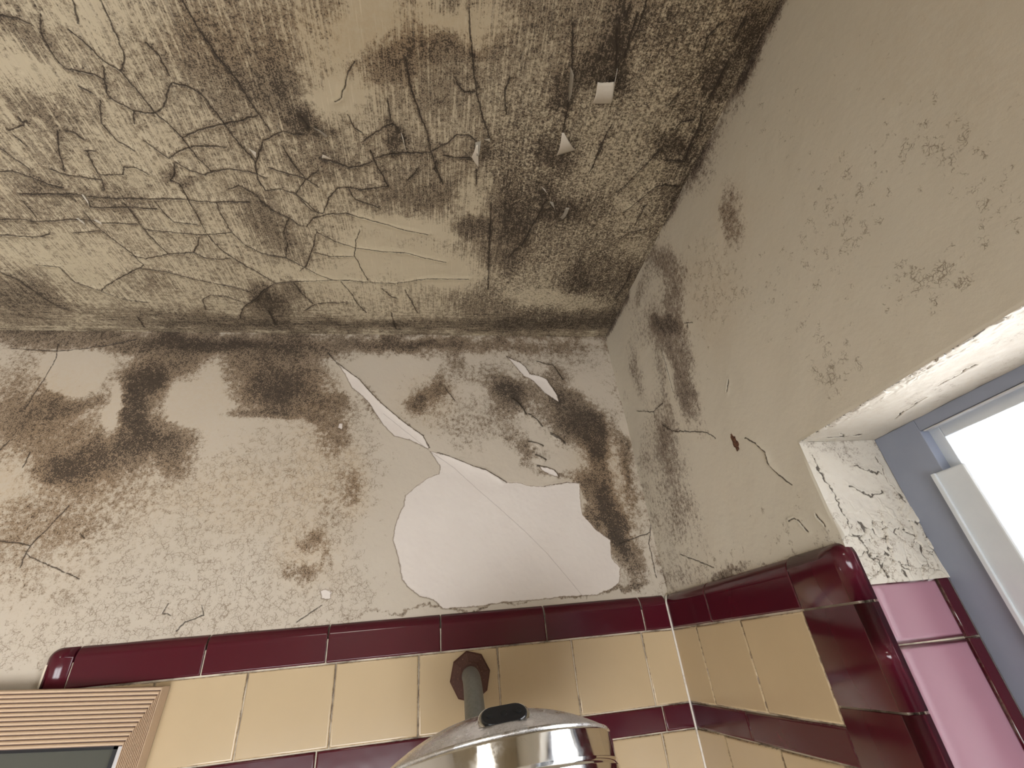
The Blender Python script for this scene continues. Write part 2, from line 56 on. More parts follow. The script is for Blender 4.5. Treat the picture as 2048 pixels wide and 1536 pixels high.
FLAKES=[
('largest curled white paint flake on the ceiling, square with a fringed edge', [(-0.1622, -0.4641, 0), (-0.1381, -0.4657, 0), (-0.1463, -0.4945, 0.01), (-0.1657, -0.4921, 0.01)], 0, 0.5, 0.0015),
('thin upright sliver of paint at the right side of the square curled flake', [(-0.1374, -0.4675, 0), (-0.1439, -0.5082, 0), (-0.1452, -0.4973, 0.009), (-0.1436, -0.4837, 0.009)], 0, 0.1, 0),
('long narrow paint sliver hanging left of the square curled flake', [(-0.1919, -0.4625, 0), (-0.1996, -0.5027, 0), (-0.1953, -0.4973, 0.008), (-0.1924, -0.4769, 0.008)], 1, 0.2, 0),
('white triangular paint flake hanging below the long narrow sliver', [(-0.1913, -0.3935, 0), (-0.1672, -0.4033, 0), (-0.192, -0.4321, 0.012), (-0.1946, -0.4319, 0.012)], 0, 0.45, 0),
('pointed white paint flake near the middle of the ceiling', [(-0.3063, -0.3813, 0), (-0.2952, -0.3669, 0), (-0.2992, -0.4054, 0.009), (-0.3016, -0.4039, 0.009)], 0, 0.25, 0),
('thin grey paint strip above the pointed white flake', [(-0.3026, -0.405, 0), (-0.2948, -0.4057, 0), (-0.2967, -0.39, 0.008), (-0.2999, -0.3897, 0.008)], 1, 0.2, 0),
('crescent shaped white paint flake left of the pointed flake', [(-0.3962, -0.4087, 0), (-0.3909, -0.3841, 0), (-0.3916, -0.3891, 0.006), (-0.3932, -0.4048, 0.006)], 0, 0.2, 0),
('small pale curl of paint leftmost of the two by the dark spots', [(-0.5005, -0.4052, 0), (-0.4879, -0.3925, 0), (-0.4847, -0.3977, 0.004), (-0.4922, -0.4039, 0.004)], 1, 0.2, 0),
('tiny white paint chip at the left end of a long crack', [(-0.499, -0.3642, 0), (-0.4849, -0.364, 0), (-0.4928, -0.3714, 0.004), (-0.4956, -0.3725, 0.004)], 0, 0.2, 0),
('small white pointed paint flake at a crack junction left of centre', [(-0.5847, -0.372, 0), (-0.5803, -0.3563, 0), (-0.5757, -0.3687, 0.004), (-0.579, -0.371, 0.004)], 0, 0.2, 0),
('tiny white paint splinter, topmost of the three small curls near the corner', [(-0.2035, -0.3459, 0), (-0.1967, -0.3415, 0), (-0.1947, -0.3395, 0.005), (-0.1965, -0.341, 0.005)], 0, 0.2, 0),
('bent pale paint splinter, middle of the three small curls near the corner', [(-0.1868, -0.3227, 0), (-0.1803, -0.3214, 0), (-0.1745, -0.3088, 0.006), (-0.1784, -0.3157, 0.006)], 1, 0.3, 0),
('rolled grey paint scroll, lowest of the three small curls near the corner', [(-0.1638, -0.2936, 0), (-0.1582, -0.2902, 0), (-0.1547, -0.3173, 0.006), (-0.1601, -0.3169, 0.006)], 1, 0.6, 0),
('small white paint sliver at the right end of the curved crack above the pointed flake', [(-0.2912, -0.408, 0), (-0.2824, -0.4047, 0), (-0.2846, -0.4116, 0.004), (-0.2871, -0.4107, 0.004)], 0, 0.2, 0),
('pale slit of lifted paint on the left part of the ceiling', [(-0.8171, -0.289, 0), (-0.8177, -0.2686, 0), (-0.8124, -0.2792, 0.003), (-0.812, -0.29, 0.003)], 0, 0.2, 0),
('pale lifted paint edge at the lower left of the ceiling cracks', [(-0.8272, -0.2465, 0), (-0.82, -0.2349, 0), (-0.8162, -0.2446, 0.003), (-0.8196, -0.2494, 0.003)], 0, 0.2, 0),
('grey lifted paint edge beside the lower left crack on the ceiling', [(-0.8467, -0.2486, 0), (-0.841, -0.2353, 0), (-0.8379, -0.2432, 0.003), (-0.8415, -0.2505, 0.003)], 0, 0.2, 0)]
# ---------------------------------------------------------------- helpers
def tag(o, label=None, cat=None, group=None, kind=None):
    if label: o['label'] = label
    if cat: o['category'] = cat
    if group: o['group'] = group
    if kind: o['kind'] = kind
    return o
def mesh_obj(name, me, m=None, parent=None, smooth=False):
    o = bpy.data.objects.new(name, me); C.objects.link(o)
    if m: me.materials.append(m)
    if parent: o.parent = parent
    if smooth: me.polygons.foreach_set('use_smooth', [True]*len(me.polygons))
    return o
def bm_obj(name, bm, m=None, parent=None, smooth=False):
    me = bpy.data.meshes.new(name); bm.normal_update(); bm.to_mesh(me); bm.free()
    return mesh_obj(name, me, m, parent, smooth)
def empty(name, loc=(0,0,0)):
    o = bpy.data.objects.new(name, None); C.objects.link(o); o.location = loc; o.empty_display_size = .05
    return o
def box(bm, lo, hi, bev=0, seg=2, rot=None, piv=None):
    r = bmesh.ops.create_cube(bm, size=1)
    vs = r['verts']
    for v in vs: v.co = Vector([lo[i]+(v.co[i]+.5)*(hi[i]-lo[i]) for i in range(3)])
    if bev:
        es = list({e for v in vs for e in v.link_edges})
        g = bmesh.ops.bevel(bm, geom=es, offset=bev, segments=seg, profile=.5, affect='EDGES')
        vs = [v for f in g['faces'] for v in f.verts]
    if rot: bmesh.ops.rotate(bm, verts=list(set(vs)), cent=piv or (0,0,0), matrix=rot)
    return vs
def tube(bm, pts, rad, n=24, caps=True):
    pts = [Vector(p) for p in pts]; rings = []
    up = Vector((1,0,0))
    for i, p in enumerate(pts):
        t = (pts[min(i+1,len(pts)-1)]-pts[max(i-1,0)]).normalized()
        a = up - t*up.dot(t); a.normalize(); b = t.cross(a)
        r = rad[i] if isinstance(rad, (list,tuple)) else rad
        rings.append([bm.verts.new(p + (a*math.cos(k*2*math.pi/n)+b*math.sin(k*2*math.pi/n))*r) for k in range(n)])
    for A, B in zip(rings, rings[1:]):
        for k in range(n): bm.faces.new((A[k], A[(k+1)%n], B[(k+1)%n], B[k]))
    if caps: bm.faces.new(rings[0][::-1]); bm.faces.new(rings[-1])
def lathe(bm, prof, n=96):
    rings = []
    for r, z in prof:
        if r < 1e-6: rings.append([bm.verts.new((0,0,z))])
        else: rings.append([bm.verts.new((r*math.cos(k*2*math.pi/n), r*math.sin(k*2*math.pi/n), z)) for k in range(n)])
    for A, B in zip(rings, rings[1:]):
        for k in range(n):
            k2 = (k+1)%n
            if len(A) == 1 and len(B) == 1: continue
            if len(A) == 1: bm.faces.new((A[0], B[k], B[k2]))
            elif len(B) == 1: bm.faces.new((A[k], B[0], A[k2]))
            else: bm.faces.new((A[k], B[k], B[k2], A[k2]))
    bmesh.ops.recalc_face_normals(bm, faces=bm.faces)

# ---- node helper
class G:
    def __init__(s, name):
        s.m = bpy.data.materials.new(name); s.m.use_nodes = True
        s.t = s.m.node_tree; s.b = s.t.nodes['Principled BSDF']; s.out = s.t.nodes['Material Output']
        s.tc = s.t.nodes.new('ShaderNodeTexCoord').outputs['Object']
    def n(s, ty): return s.t.nodes.new(ty)
    def put(s, sock, v):
        if isinstance(v, (int, float)): sock.default_value = v
        elif isinstance(v, tuple): sock.default_value = v if len(v) == len(sock.default_value) else tuple(v)+(1,)
        else: s.t.links.new(v, sock)
    def M(s, op, a, b=0, c=0, clamp=False):
        n = s.n('ShaderNodeMath'); n.operation = op; n.use_clamp = clamp
        s.put(n.inputs[0], a); s.put(n.inputs[1], b); s.put(n.inputs[2], c); return n.outputs[0]
    def attr(s, name):
        n = s.n('ShaderNodeAttribute'); n.attribute_name = name; return n.outputs['Fac']
    def map(s, scale=(1,1,1), rot=(0,0,0), src=None):
        n = s.n('ShaderNodeMapping'); s.put(n.inputs['Vector'], src or s.tc)
        n.inputs['Scale'].default_value = scale; n.inputs['Rotation'].default_value = rot; return n.outputs[0]
    def noise(s, vec, scale=1, detail=3, rough=.6, dist=0):
        n = s.n('ShaderNodeTexNoise'); s.put(n.inputs['Vector'], vec)
        n.inputs['Scale'].default_value = scale; n.inputs['Detail'].default_value = detail
        n.inputs['Roughness'].default_value = rough; n.inputs['Distortion'].default_value = dist
        return n.outputs['Fac'], n.outputs['Color']
    def vor(s, vec, scale=1, feat='DISTANCE_TO_EDGE', rnd=1):
        n = s.n('ShaderNodeTexVoronoi'); n.feature = feat; s.put(n.inputs['Vector'], vec)
        n.inputs['Scale'].default_value = scale; n.inputs['Randomness'].default_value = rnd; return n.outputs['Distance']
    def ss(s, v, a, b, x=0., y=1.):
        n = s.n('ShaderNodeMapRange'); n.interpolation_type = 'SMOOTHSTEP'
        s.put(n.inputs[0], v); s.put(n.inputs[1], a); s.put(n.inputs[2], b); s.put(n.inputs[3], x); s.put(n.inputs[4], y); return n.outputs[0]
    def mix(s, f, a, b, mode='MIX'):
        n = s.n('ShaderNodeMix'); n.data_type = 'RGBA'; n.blend_type = mode
        s.put(n.inputs[0], f); s.put(n.inputs[6], a); s.put(n.inputs[7], b); return n.outputs[2]
    def vadd(s, a, b, k):
        m = s.n('ShaderNodeVectorMath'); m.operation = 'SCALE'; s.put(m.inputs[0], b); m.inputs['Scale'].default_value = k
        n = s.n('ShaderNodeVectorMath'); n.operation = 'ADD'; s.put(n.inputs[0], a); s.put(n.inputs[1], m.outputs[0]); return n.outputs[0]
    def bump(s, h, strength=.5, dist=.001, nrm=None):
        n = s.n('ShaderNodeBump'); n.inputs['Strength'].default_value = strength; n.inputs['Distance'].default_value = dist
        s.put(n.inputs['Height'], h)
        if nrm is not None: s.t.links.new(nrm, n.inputs['Normal'])
        return n.outputs[0]
    def fin(s, col=None, rough=None, metal=None, nrm=None, spec=None):
        if col is not None: s.put(s.b.inputs['Base Color'], col)
        if rough is not None: s.put(s.b.inputs['Roughness'], rough)
        if metal is not None: s.put(s.b.inputs['Metallic'], metal)
        if spec is not None: s.put(s.b.inputs['Specular IOR Level'], spec)
        if nrm is not None: s.t.links.new(nrm, s.b.inputs['Normal'])
        return s.m

# ---- mouldy paint: where and how much comes from surface attributes, the grain from noise
def plaster(name, light, warm, film, dark, su, sv, k_streak, green, sd=(300,300,300)):
    """su, sv: scale of the brushed streaks along the three axes (vectors); attributes mold, fleck, yel, craze, crk_shade, bare, along"""
    g = G(name)
    mold, yel, craze, crk_shade, bare, fleck, along = [g.attr(a) for a in ('mold','yel','craze','crk_shade','bare','fleck','along')]
    # streaks
    s1 = g.noise(g.map(su), 1, 4, .62)[0]; s2 = g.noise(g.map(sv), 1, 4, .62)[0]
    st = g.M('ADD', g.M('MULTIPLY', s1, g.M('SUBTRACT', 1, along)), g.M('MULTIPLY', s2, along))
    bl = g.noise(g.tc, 28, 5, .6)[0]
    md = g.noise(g.tc, 170, 4, .68)[0]
    sp = g.noise(g.tc, 620, 3, .7)[0]
    fine = g.noise(g.tc, 1500, 2, .6)[0]
    k = g.ss(mold, 0, .25)
    m = g.M('ADD', mold, g.M('MULTIPLY', g.M('MULTIPLY', g.M('SUBTRACT', st, .5), k_streak), k))
    m = g.M('ADD', m, g.M('MULTIPLY', g.M('MULTIPLY', g.M('SUBTRACT', bl, .5), .55), k))
    m = g.M('ADD', m, g.M('MULTIPLY', g.M('MULTIPLY', g.M('SUBTRACT', md, .5), 1.5), k))
    m = g.M('ADD', m, g.M('MULTIPLY', g.M('MULTIPLY', g.M('SUBTRACT', sp, .5), .9), k))
    gr = g.noise(g.vadd(g.map((1,1,1)), g.noise(g.tc, 60, 2)[1], .004), 330, 2, .6)[0]
    m = g.M('ADD', m, g.M('MULTIPLY', g.M('MULTIPLY', g.M('SUBTRACT', gr, .5), 2.6), g.M('MULTIPLY', fleck, k)))
    # dirt gathering beside cracks, strengthened to paint the shading along them
    halo = g.M('MULTIPLY', g.M('POWER', g.M('SUBTRACT', 1, crk_shade, clamp=True), 3), g.M('MULTIPLY', mold, .75))
    m = g.M('MAXIMUM', g.M('ADD', m, halo), 0)
    base = g.mix(g.noise(g.tc, 7, 3, .6)[0], light, warm)
    base = g.mix(g.M('MULTIPLY', g.noise(g.tc, 4, 2, .5)[0], green[3]), base, green[:3])
    base = g.mix(g.M('MULTIPLY', yel, g.ss(md, .3, .7, .25, .75)), base, (.44, .30, .15))
    fm = g.ss(m, .18, .74, 0, .84)
    tone = g.mix(g.noise(g.tc, 16, 3, .6)[0], film, film2(film))
    tone = g.mix(g.M('MULTIPLY', yel, .75, clamp=True), tone, (.25,.145,.065))
    col = g.mix(fm, base, tone)
    # pale flecks where the paint flakes in small plates
    hs = g.noise(g.vadd(g.map((150, 430, 430)), g.noise(g.tc, 90, 2)[1], 1.2), 1, 4, .72)[0]
    plates = g.M('MULTIPLY', g.ss(hs, .53, .58), g.M('MULTIPLY', fleck, g.ss(mold, 1.3, .7)))
    col = g.mix(g.M('MULTIPLY', plates, .8), col, base)
    pts = g.M('MULTIPLY', g.ss(sp, .66, .74), g.M('MULTIPLY', g.ss(mold, .2, .5), g.M('ADD', .35, g.M('MULTIPLY', fleck, .4))))
    col = g.mix(pts, col, base)
    ve = g.vor(g.vadd(g.map((120, 340, 340)), g.noise(g.tc, 200, 2)[1], 1.1), 1)
    net = g.M('MULTIPLY', g.ss(ve, .13, .03), g.M('MULTIPLY', g.ss(fleck, .3, .8), g.ss(md, .36, .52, 0, .6)))
    col = g.mix(net, col, (.07,.05,.035))
    # black specks
    thr = g.M('SUBTRACT', .765, g.M('MULTIPLY', m, .28))
    spk = g.ss(sp, thr, g.M('ADD', thr, .05))
    thr2 = g.M('SUBTRACT', .83, g.M('MULTIPLY', m, .26))
    spk2 = g.ss(md, thr2, g.M('ADD', thr2, .09))
    col = g.mix(g.M('MULTIPLY', g.M('MAXIMUM', spk, g.M('MULTIPLY', spk2, .8)), g.ss(m, .02, .3, 0, .85)), col, dark)
    if k_streak > 1:
        col = g.mix(g.M('MULTIPLY', g.ss(st, .55, .72), g.ss(mold, .95, .35, 0, .55)), col, (.74,.66,.50))
    # small elongated mildew dashes
    ds = g.noise(g.map(sd), 1, 2, .6)[0]; t3 = g.M('SUBTRACT', .80, g.M('MULTIPLY', mold, .17))
    col = g.mix(g.M('MULTIPLY', g.ss(ds, t3, g.M('ADD', t3, .05)), g.ss(mold, .05, .3, 0, .75)), col, dark)
    # fine crazing
    wv = g.vadd(g.map((1,1,1)), g.noise(g.tc, 160, 3)[1], .007)
    cr = g.M('MAXIMUM', g.ss(g.vor(wv, 115), .055, .012), g.M('MULTIPLY', g.ss(g.vor(wv, 270), .06, .015), .8))
    brk = g.noise(g.tc, 85, 3, .7)[0]
    cm = g.M('MULTIPLY', cr, g.ss(brk, g.M('SUBTRACT', .72, g.M('MULTIPLY', craze, .30)), g.M('SUBTRACT', .80, g.M('MULTIPLY', craze, .26))))
    cm = g.M('MULTIPLY', cm, g.ss(craze, .02, .4, 0, .62))
    col = g.mix(cm, col, (.15, .10, .055))
    # open cracks, and painted shadow lines along lifted paint ridges
    w = g.M('ADD', crk_shade, g.M('MULTIPLY', g.M('SUBTRACT', g.noise(g.tc, 330, 3, .7)[0], .5), .16))
    line = g.ss(w, .125, .055)
    col = g.mix(g.M('MULTIPLY', line, .86), col, (.045, .034, .026))
    # bare patch: signed distance (negative inside)
    bb = g.M('ADD', bare, g.M('MULTIPLY', g.M('SUBTRACT', g.noise(g.tc, 300, 4, .7)[0], .5), .30))
    ins = g.ss(bb, .02, -.04)
    clean = g.mix(g.noise(g.tc, 20, 3)[0], (.62, .56, .51), (.68, .63, .58))
    col = g.mix(ins, col, clean)
    edge = g.M('MULTIPLY', g.ss(g.M('ABSOLUTE', bb), .15, .0), .68)
    col = g.mix(edge, col, (.20, .145, .10))
    hair = g.ss(g.M('ADD', g.attr('hair'), g.M('MULTIPLY', g.M('SUBTRACT', fine, .5), .05)), .10, .04)
    col = g.mix(g.M('MULTIPLY', hair, .5), col, (.22, .18, .15))
    h = g.M('ADD', g.M('MULTIPLY', md, .5), g.M('ADD', g.M('MULTIPLY', plates, .5), g.M('MULTIPLY', sp, .22)))
    h = g.M('SUBTRACT', h, g.M('MULTIPLY', g.M('MAXIMUM', line, cm), .8))
    h = g.M('MULTIPLY', h, g.ss(bb, -.1, .1, .15, 1))
    nrm = g.bump(h, .45, .0010)
    return g.fin(col, .62, 0, nrm, .3)
def film2(f): return (f[0]*.78, f[1]*.82, f[2]*.88)

m_ceil = plaster('mouldy_ceiling_paint', (.56,.485,.345), (.66,.575,.425), (.225,.170,.115), (.030,.022,.017), (520,19,520), (17,520,520), 2.1, (.36,.35,.26,.25), (420,130,420))
m_back = plaster('mouldy_wall_paint', (.55,.48,.395), (.50,.43,.345), (.205,.146,.092), (.030,.022,.017), (260,260,26), (40,300,300), .35, (.38,.38,.33,.35))
m_right = plaster('stained_wall_paint', (.67,.62,.525), (.68,.61,.50), (.24,.18,.135), (.035,.026,.022), (260,260,22), (40,300,300), .5, (.36,.37,.31,.45))
m_jamb = plaster('peeling_white_paint', (.62,.59,.53), (.60,.55,.46), (.25,.20,.16), (.07,.055,.05), (260,260,40), (40,300,300), .3, (.5,.52,.5,.3))

def glaze(name, c1, c2, speck, rough=.13, rim=None):
    g = G(name)
    t = g.attr('tone')
    n = g.noise(g.tc, 9, 4, .6)[0]
    col = g.mix(n, c1, c2)
    col = g.mix(g.M('MULTIPLY', t, .5), col, c2)
    s = g.ss(g.noise(g.tc, 420, 2, .6)[0], .72, .80, 0, speck)
    col = g.mix(s, col, (.35,.22,.12))
    d = g.M('MULTIPLY', g.ss(g.attr('edge'), .4, 1.0), g.ss(g.noise(g.tc, 130, 3, .7)[0], .45, .62, 0, .7))
    col = g.mix(d, col, (.12,.08,.06))
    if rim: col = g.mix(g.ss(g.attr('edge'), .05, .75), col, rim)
    nrm = g.bump(g.noise(g.tc, 22, 2)[0], .06, .005)
    return g.fin(col, g.M('ADD', rough, g.M('MULTIPLY', n, .05)), 0, nrm, .5)
m_maroon = glaze('maroon_glaze', (.085,.006,.013), (.055,.006,.014), .15)
m_jambtile = glaze('maroon_glaze_sky_sheen', (.38,.18,.235), (.34,.155,.21), .1, .28, (.085,.006,.018))  # pink face paints reflected sky into the colour; rim keeps the maroon glaze
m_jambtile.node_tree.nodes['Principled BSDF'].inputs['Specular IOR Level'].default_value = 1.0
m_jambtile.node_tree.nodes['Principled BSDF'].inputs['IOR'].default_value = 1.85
m_cream = glaze('cream_glaze', (.54,.42,.265), (.47,.36,.22), .4, .16)

g = G('grout')
n1 = g.noise(g.tc, 22, 5, .62)[0]
m_grout = g.fin(g.mix(g.ss(n1, .42, .70), (.62,.55,.44), (.12,.085,.06)), .85, 0, g.bump(n1, .4, .001))
g = G('white_caulk'); m_caulk = g.fin(g.mix(g.ss(g.noise(g.tc, 60, 3)[0], .5, .75), (.74,.70,.64), (.45,.38,.30)), .5)
g = G('window_steel_paint')
n1 = g.noise(g.tc, 40, 3)[0]
m_steel = g.fin(g.mix(n1, (.25,.28,.36), (.29,.32,.40)), .38, 0, g.bump(g.noise(g.tc, 300, 3)[0], .15, .0006))
g = G('worn_aluminium'); m_alu = g.fin(g.mix(g.noise(g.tc, 60, 3)[0], (.62,.67,.72), (.72,.76,.80)), .32, .2)
g = G('polished_chrome')
sm = g.noise(g.tc, 60, 5, .7)[0]; dustn = g.noise(g.tc, 900, 2, .6)[0]
m_chrome = g.fin(g.mix(g.M('MULTIPLY', g.ss(dustn, .55, .7), g.ss(sm, .5, .7, .02, .35)), (.80,.80,.80), (.42,.40,.38)), g.ss(sm, .35, .75, .05, .22), 1.0)
g = G('dusty_chrome')
sm = g.noise(g.tc, 35, 5, .7)[0]; dustn = g.noise(g.tc, 700, 3, .65)[0]
m_dome = g.fin(g.mix(g.M('MULTIPLY', g.ss(dustn, .42, .62), g.ss(sm, .38, .68, .1, .8)), (.66,.65,.65), (.40,.38,.35)), g.ss(sm, .3, .7, .14, .42), g.ss(sm, .4, .7, 1, .65))
g = G('black_plastic'); m_black = g.fin((.012,.013,.016), .28)
g = G('black_hole'); m_hole = g.fin((.003,.003,.003), .8)
g = G('galvanised_pipe')
n1 = g.noise(g.tc, 240, 4, .7)[0]
m_pipe = g.fin(g.mix(n1, (.16,.165,.15), (.30,.31,.29)), .55, .35, g.bump(n1, .3, .0006))
g = G('rusted_iron')
n1 = g.noise(g.tc, 90, 5, .7)[0]; n2 = g.noise(g.tc, 500, 3, .7)[0]
c = g.mix(n1, (.060,.020,.014), (.095,.040,.026)); c = g.mix(g.ss(n2, .62, .70, 0, .7), c, (.42,.24,.15))
m_rust = g.fin(c, .7, .1, g.bump(n1, .6, .001))
g = G('orange_rust')
n1 = g.noise(g.tc, 500, 5, .7)[0]
m_orust = g.fin(g.mix(g.ss(n1, .4, .6), (.05,.018,.012), (.20,.085,.04)), .85, 0, g.bump(n1, .9, .002))
g = G('peeled_paint')
n1 = g.noise(g.tc, 300, 3)[0]
m_flake = g.fin(g.mix(n1, (.74,.70,.62), (.66,.60,.50)), .7, 0, g.bump(n1, .2, .0005))
g = G('grey_peeled_paint'); m_gflake = g.fin(g.mix(g.noise(g.tc, 400, 3)[0], (.26,.23,.19), (.42,.38,.31)), .7)
g = G('fluted_wood')
st = g.noise(g.map((14, 300, 300)), 1, 4, .6)[0]
m_wood = g.fin(g.mix(st, (.50,.36,.25), (.58,.44,.30)), .5, 0, g.bump(st, .15, .0006))
g = G('dark_wood_groove'); m_groove = g.fin((.10,.065,.06), .6)
g = G('dark_glass'); m_dglass = g.fin((.075,.078,.066), .12)
g = G('silver_trim'); m_silver = g.fin((.62,.62,.64), .3, .8)
g = G('painted_room_wall'); m_room = g.fin(g.mix(g.noise(g.tc, 3, 3)[0], (.58,.52,.44), (.52,.47,.40)), .8)
g = G('floor_tile'); n1 = g.vor(g.tc, 9, 'F1', 0); m_floor = g.fin(g.mix(g.noise(g.tc, 5, 3)[0], (.42,.36,.28), (.35,.30,.24)), .35)
# window glass: clear and thin
g = G('window_glass'); g.t.nodes.remove(g.b)
tr = g.n('ShaderNodeBsdfTransparent'); gl = g.n('ShaderNodeBsdfGlossy'); gl.inputs['Roughness'].default_value = .02
fr = g.n('ShaderNodeFresnel'); fr.inputs[0].default_value = 1.45; mx = g.n('ShaderNodeMixShader')
g.t.links.new(fr.outputs[0], mx.inputs[0]); g.t.links.new(tr.outputs[0], mx.inputs[1]); g.t.links.new(gl.outputs[0], mx.inputs[2]); g.t.links.new(mx.outputs[0], g.out.inputs[0])
m_glass = g.m

# ---------------------------------------------------------------- sculpted, stained surfaces
rng = np.random.default_rng(7)
def vn(a, b, fa, fb, seed):
    """smooth value noise on a grid a x b"""
    r = np.random.default_rng(seed)
    ua = (a-a.min())*fa; ub = (b-b.min())*fb
    L = r.random((int(ua.max())+3, int(ub.max())+3)).astype(np.float32)
    ia = ua.astype(int); ib = ub.astype(int); ta = ua-ia; tb = ub-ib
    ta = (ta*ta*(3-2*ta))[:,None]; tb = (tb*tb*(3-2*tb))[None,:]
    p = lambda i, j: L[np.ix_(ia+i, ib+j)]
    return (p(0,0)*(1-ta)+p(1,0)*ta)*(1-tb)+(p(0,1)*(1-ta)+p(1,1)*ta)*tb - .5
def fbm(a, b, f, seed, o=4, r=.5):
    s = 0; w = 1
    for i in range(o): s = s+vn(a, b, f*2**i, f*2**i, seed+i)*w; w *= r
    return s
class Surf:
    def __init__(s, a, b, seed):
        s.a, s.b = np.asarray(a, np.float64), np.asarray(b, np.float64)
        s.A, s.B = np.meshgrid(s.a, s.b, indexing='ij')
        s.wA = s.A + (fbm(s.a, s.b, 28, seed)*.018).astype(np.float64) + fbm(s.a, s.b, 220, seed+9, 2)*.005
        s.wB = s.B + fbm(s.a, s.b, 28, seed+20)*.018 + fbm(s.a, s.b, 220, seed+29, 2)*.005
        s.h = np.zeros(s.A.shape)
    def blobs(s, L, base=0, pw=1.6):
        f = np.full(s.A.shape, float(base))
        for a, b, m11, m12, m22, amp in L:
            x = s.wA-a; y = s.wB-b
            q = m11*x*x+2*m12*x*y+m22*y*y
            f += amp*np.exp(-np.minimum(q, 12)**pw*.7)
        return f
    def win(s, pts, pad):
        P = np.array(pts); i0, i1 = np.searchsorted(s.a, [P[:,0].min()-pad, P[:,0].max()+pad]); j0, j1 = np.searchsorted(s.b, [P[:,1].min()-pad, P[:,1].max()+pad])
        return slice(i0, i1), slice(j0, j1)
    def lines(s, L, R=.008, wob=.0008, seed=5):
        """unsigned distance / R, clamped to 1"""
        d = np.ones(s.A.shape); off1 = fbm(s.a, s.b, 160, seed, 3)*wob*2; off2 = fbm(s.a, s.b, 160, seed+7, 3)*wob*2
        for l in L:
            for p, q in zip(l, l[1:]):
                w = s.win([p, q], R*1.3)
                X = s.A[w]+off1[w]; Y = s.B[w]+off2[w]
                if X.size == 0: continue
                dx, dy = q[0]-p[0], q[1]-p[1]; t = np.clip(((X-p[0])*dx+(Y-p[1])*dy)/(dx*dx+dy*dy+1e-12), 0, 1)
                D = np.hypot(X-p[0]-t*dx, Y-p[1]-t*dy)/R
                d[w] = np.minimum(d[w], D)
        return d
    def poly(s, L, R=.008):
        """signed distance / R, negative inside"""
        out = np.ones(s.A.shape)
        for l in L:
            l2 = list(l)+[l[0]]
            d = s.lines([l2], R, .0010, 31)
            w = s.win(l2, .002); X, Y = s.A[w], s.B[w]; ins = np.zeros(X.shape, bool)
            for (x1, y1), (x2, y2) in zip(l2, l2[1:]):
                if y1 == y2: continue
                c = ((y1 > Y) != (y2 > Y)) & (X < (x2-x1)*(Y-y1)/(y2-y1)+x1); ins ^= c
            sd = d.copy(); sd[w] = np.where(ins, -d[w], d[w]); out = np.where(np.abs(sd) < 1, np.where(np.abs(sd) < np.abs(out), sd, out), np.where(sd < 0, sd, out))
        return out
    def ridges(s, L, H=.0025, R=.010, side=1):
        h = np.zeros(s.A.shape)
        for l in L:
            best = np.full(s.A.shape, 1e9); sg = np.zeros(s.A.shape); tt = np.zeros(s.A.shape)
            w = s.win(l, R*2.2); X, Y = s.A[w], s.B[w]; b_ = np.full(X.shape, 1e9); s_ = np.zeros(X.shape); t_ = np.zeros(X.shape)
            for k, (p, q) in enumerate(zip(l, l[1:])):
                dx, dy = q[0]-p[0], q[1]-p[1]; t = np.clip(((X-p[0])*dx+(Y-p[1])*dy)/(dx*dx+dy*dy+1e-12), 0, 1)
                D = np.hypot(X-p[0]-t*dx, Y-p[1]-t*dy); cr = (X-p[0])*dy-(Y-p[1])*dx
                u = D < b_; b_ = np.where(u, D, b_); s_ = np.where(u, np.sign(cr), s_); t_ = np.where(u, (k+t)/(len(l)-1), t_)
            prof = np.where(s_*side > 0, np.exp(-b_/R*1.6), np.exp(-b_/.0008))
            h[w] = np.maximum(h[w], H*prof*np.sin(np.clip(t_, 0, 1)*np.pi)**.6)
        return h
    def build(s, name, place, mat, attrs, keep=None, parent=None):
        n, m = s.A.shape
        pos = place(s.A.ravel(), s.B.ravel(), s.h.ravel()).astype(np.float32)
        I = np.arange(n*m).reshape(n, m)
        q = np.stack([I[:-1,:-1], I[1:,:-1], I[1:,1:], I[:-1,1:]], -1).reshape(-1, 4)
        if keep is not None:
            ca = (s.a[:-1]+s.a[1:])/2; cb = (s.b[:-1]+s.b[1:])/2
            k = keep(*np.meshgrid(ca, cb, indexing='ij')).ravel(); q = q[k]
        me = bpy.data.meshes.new(name)
        me.vertices.add(n*m); me.vertices.foreach_set('co', pos.ravel())
        me.loops.add(q.size); me.loops.foreach_set('vertex_index', q.ravel().astype(np.int32))
        me.polygons.add(len(q)); me.polygons.foreach_set('loop_start', np.arange(0, q.size, 4, dtype=np.int32))
        me.update(calc_edges=True)
        me.polygons.foreach_set('use_smooth', np.ones(len(q), bool))
        for k, v in attrs.items():
            at = me.attributes.new(k, 'FLOAT', 'POINT'); at.data.foreach_set('value', np.ascontiguousarray(v.ravel(), np.float32))
        me.materials.append(mat)
        o = bpy.data.objects.new(name, me); C.objects.link(o)
        if parent: o.parent = parent
        return o
def crack_relief(d, R=.008, lip=.0007, dep=.0009):
    x = d*R
    return lip*np.exp(-(x/.0035)**2)*(d < 1) - (lip+dep)*np.exp(-(x/.0008)**2)
def zeros(s): return np.zeros(s.A.shape)
def seg(*parts):
    out = []
    for a, b, st in parts:
        n = max(1, int(round((b-a)/st))); out += list(np.linspace(a, b, n, endpoint=False))
    return np.array(out+[parts[-1][1]])

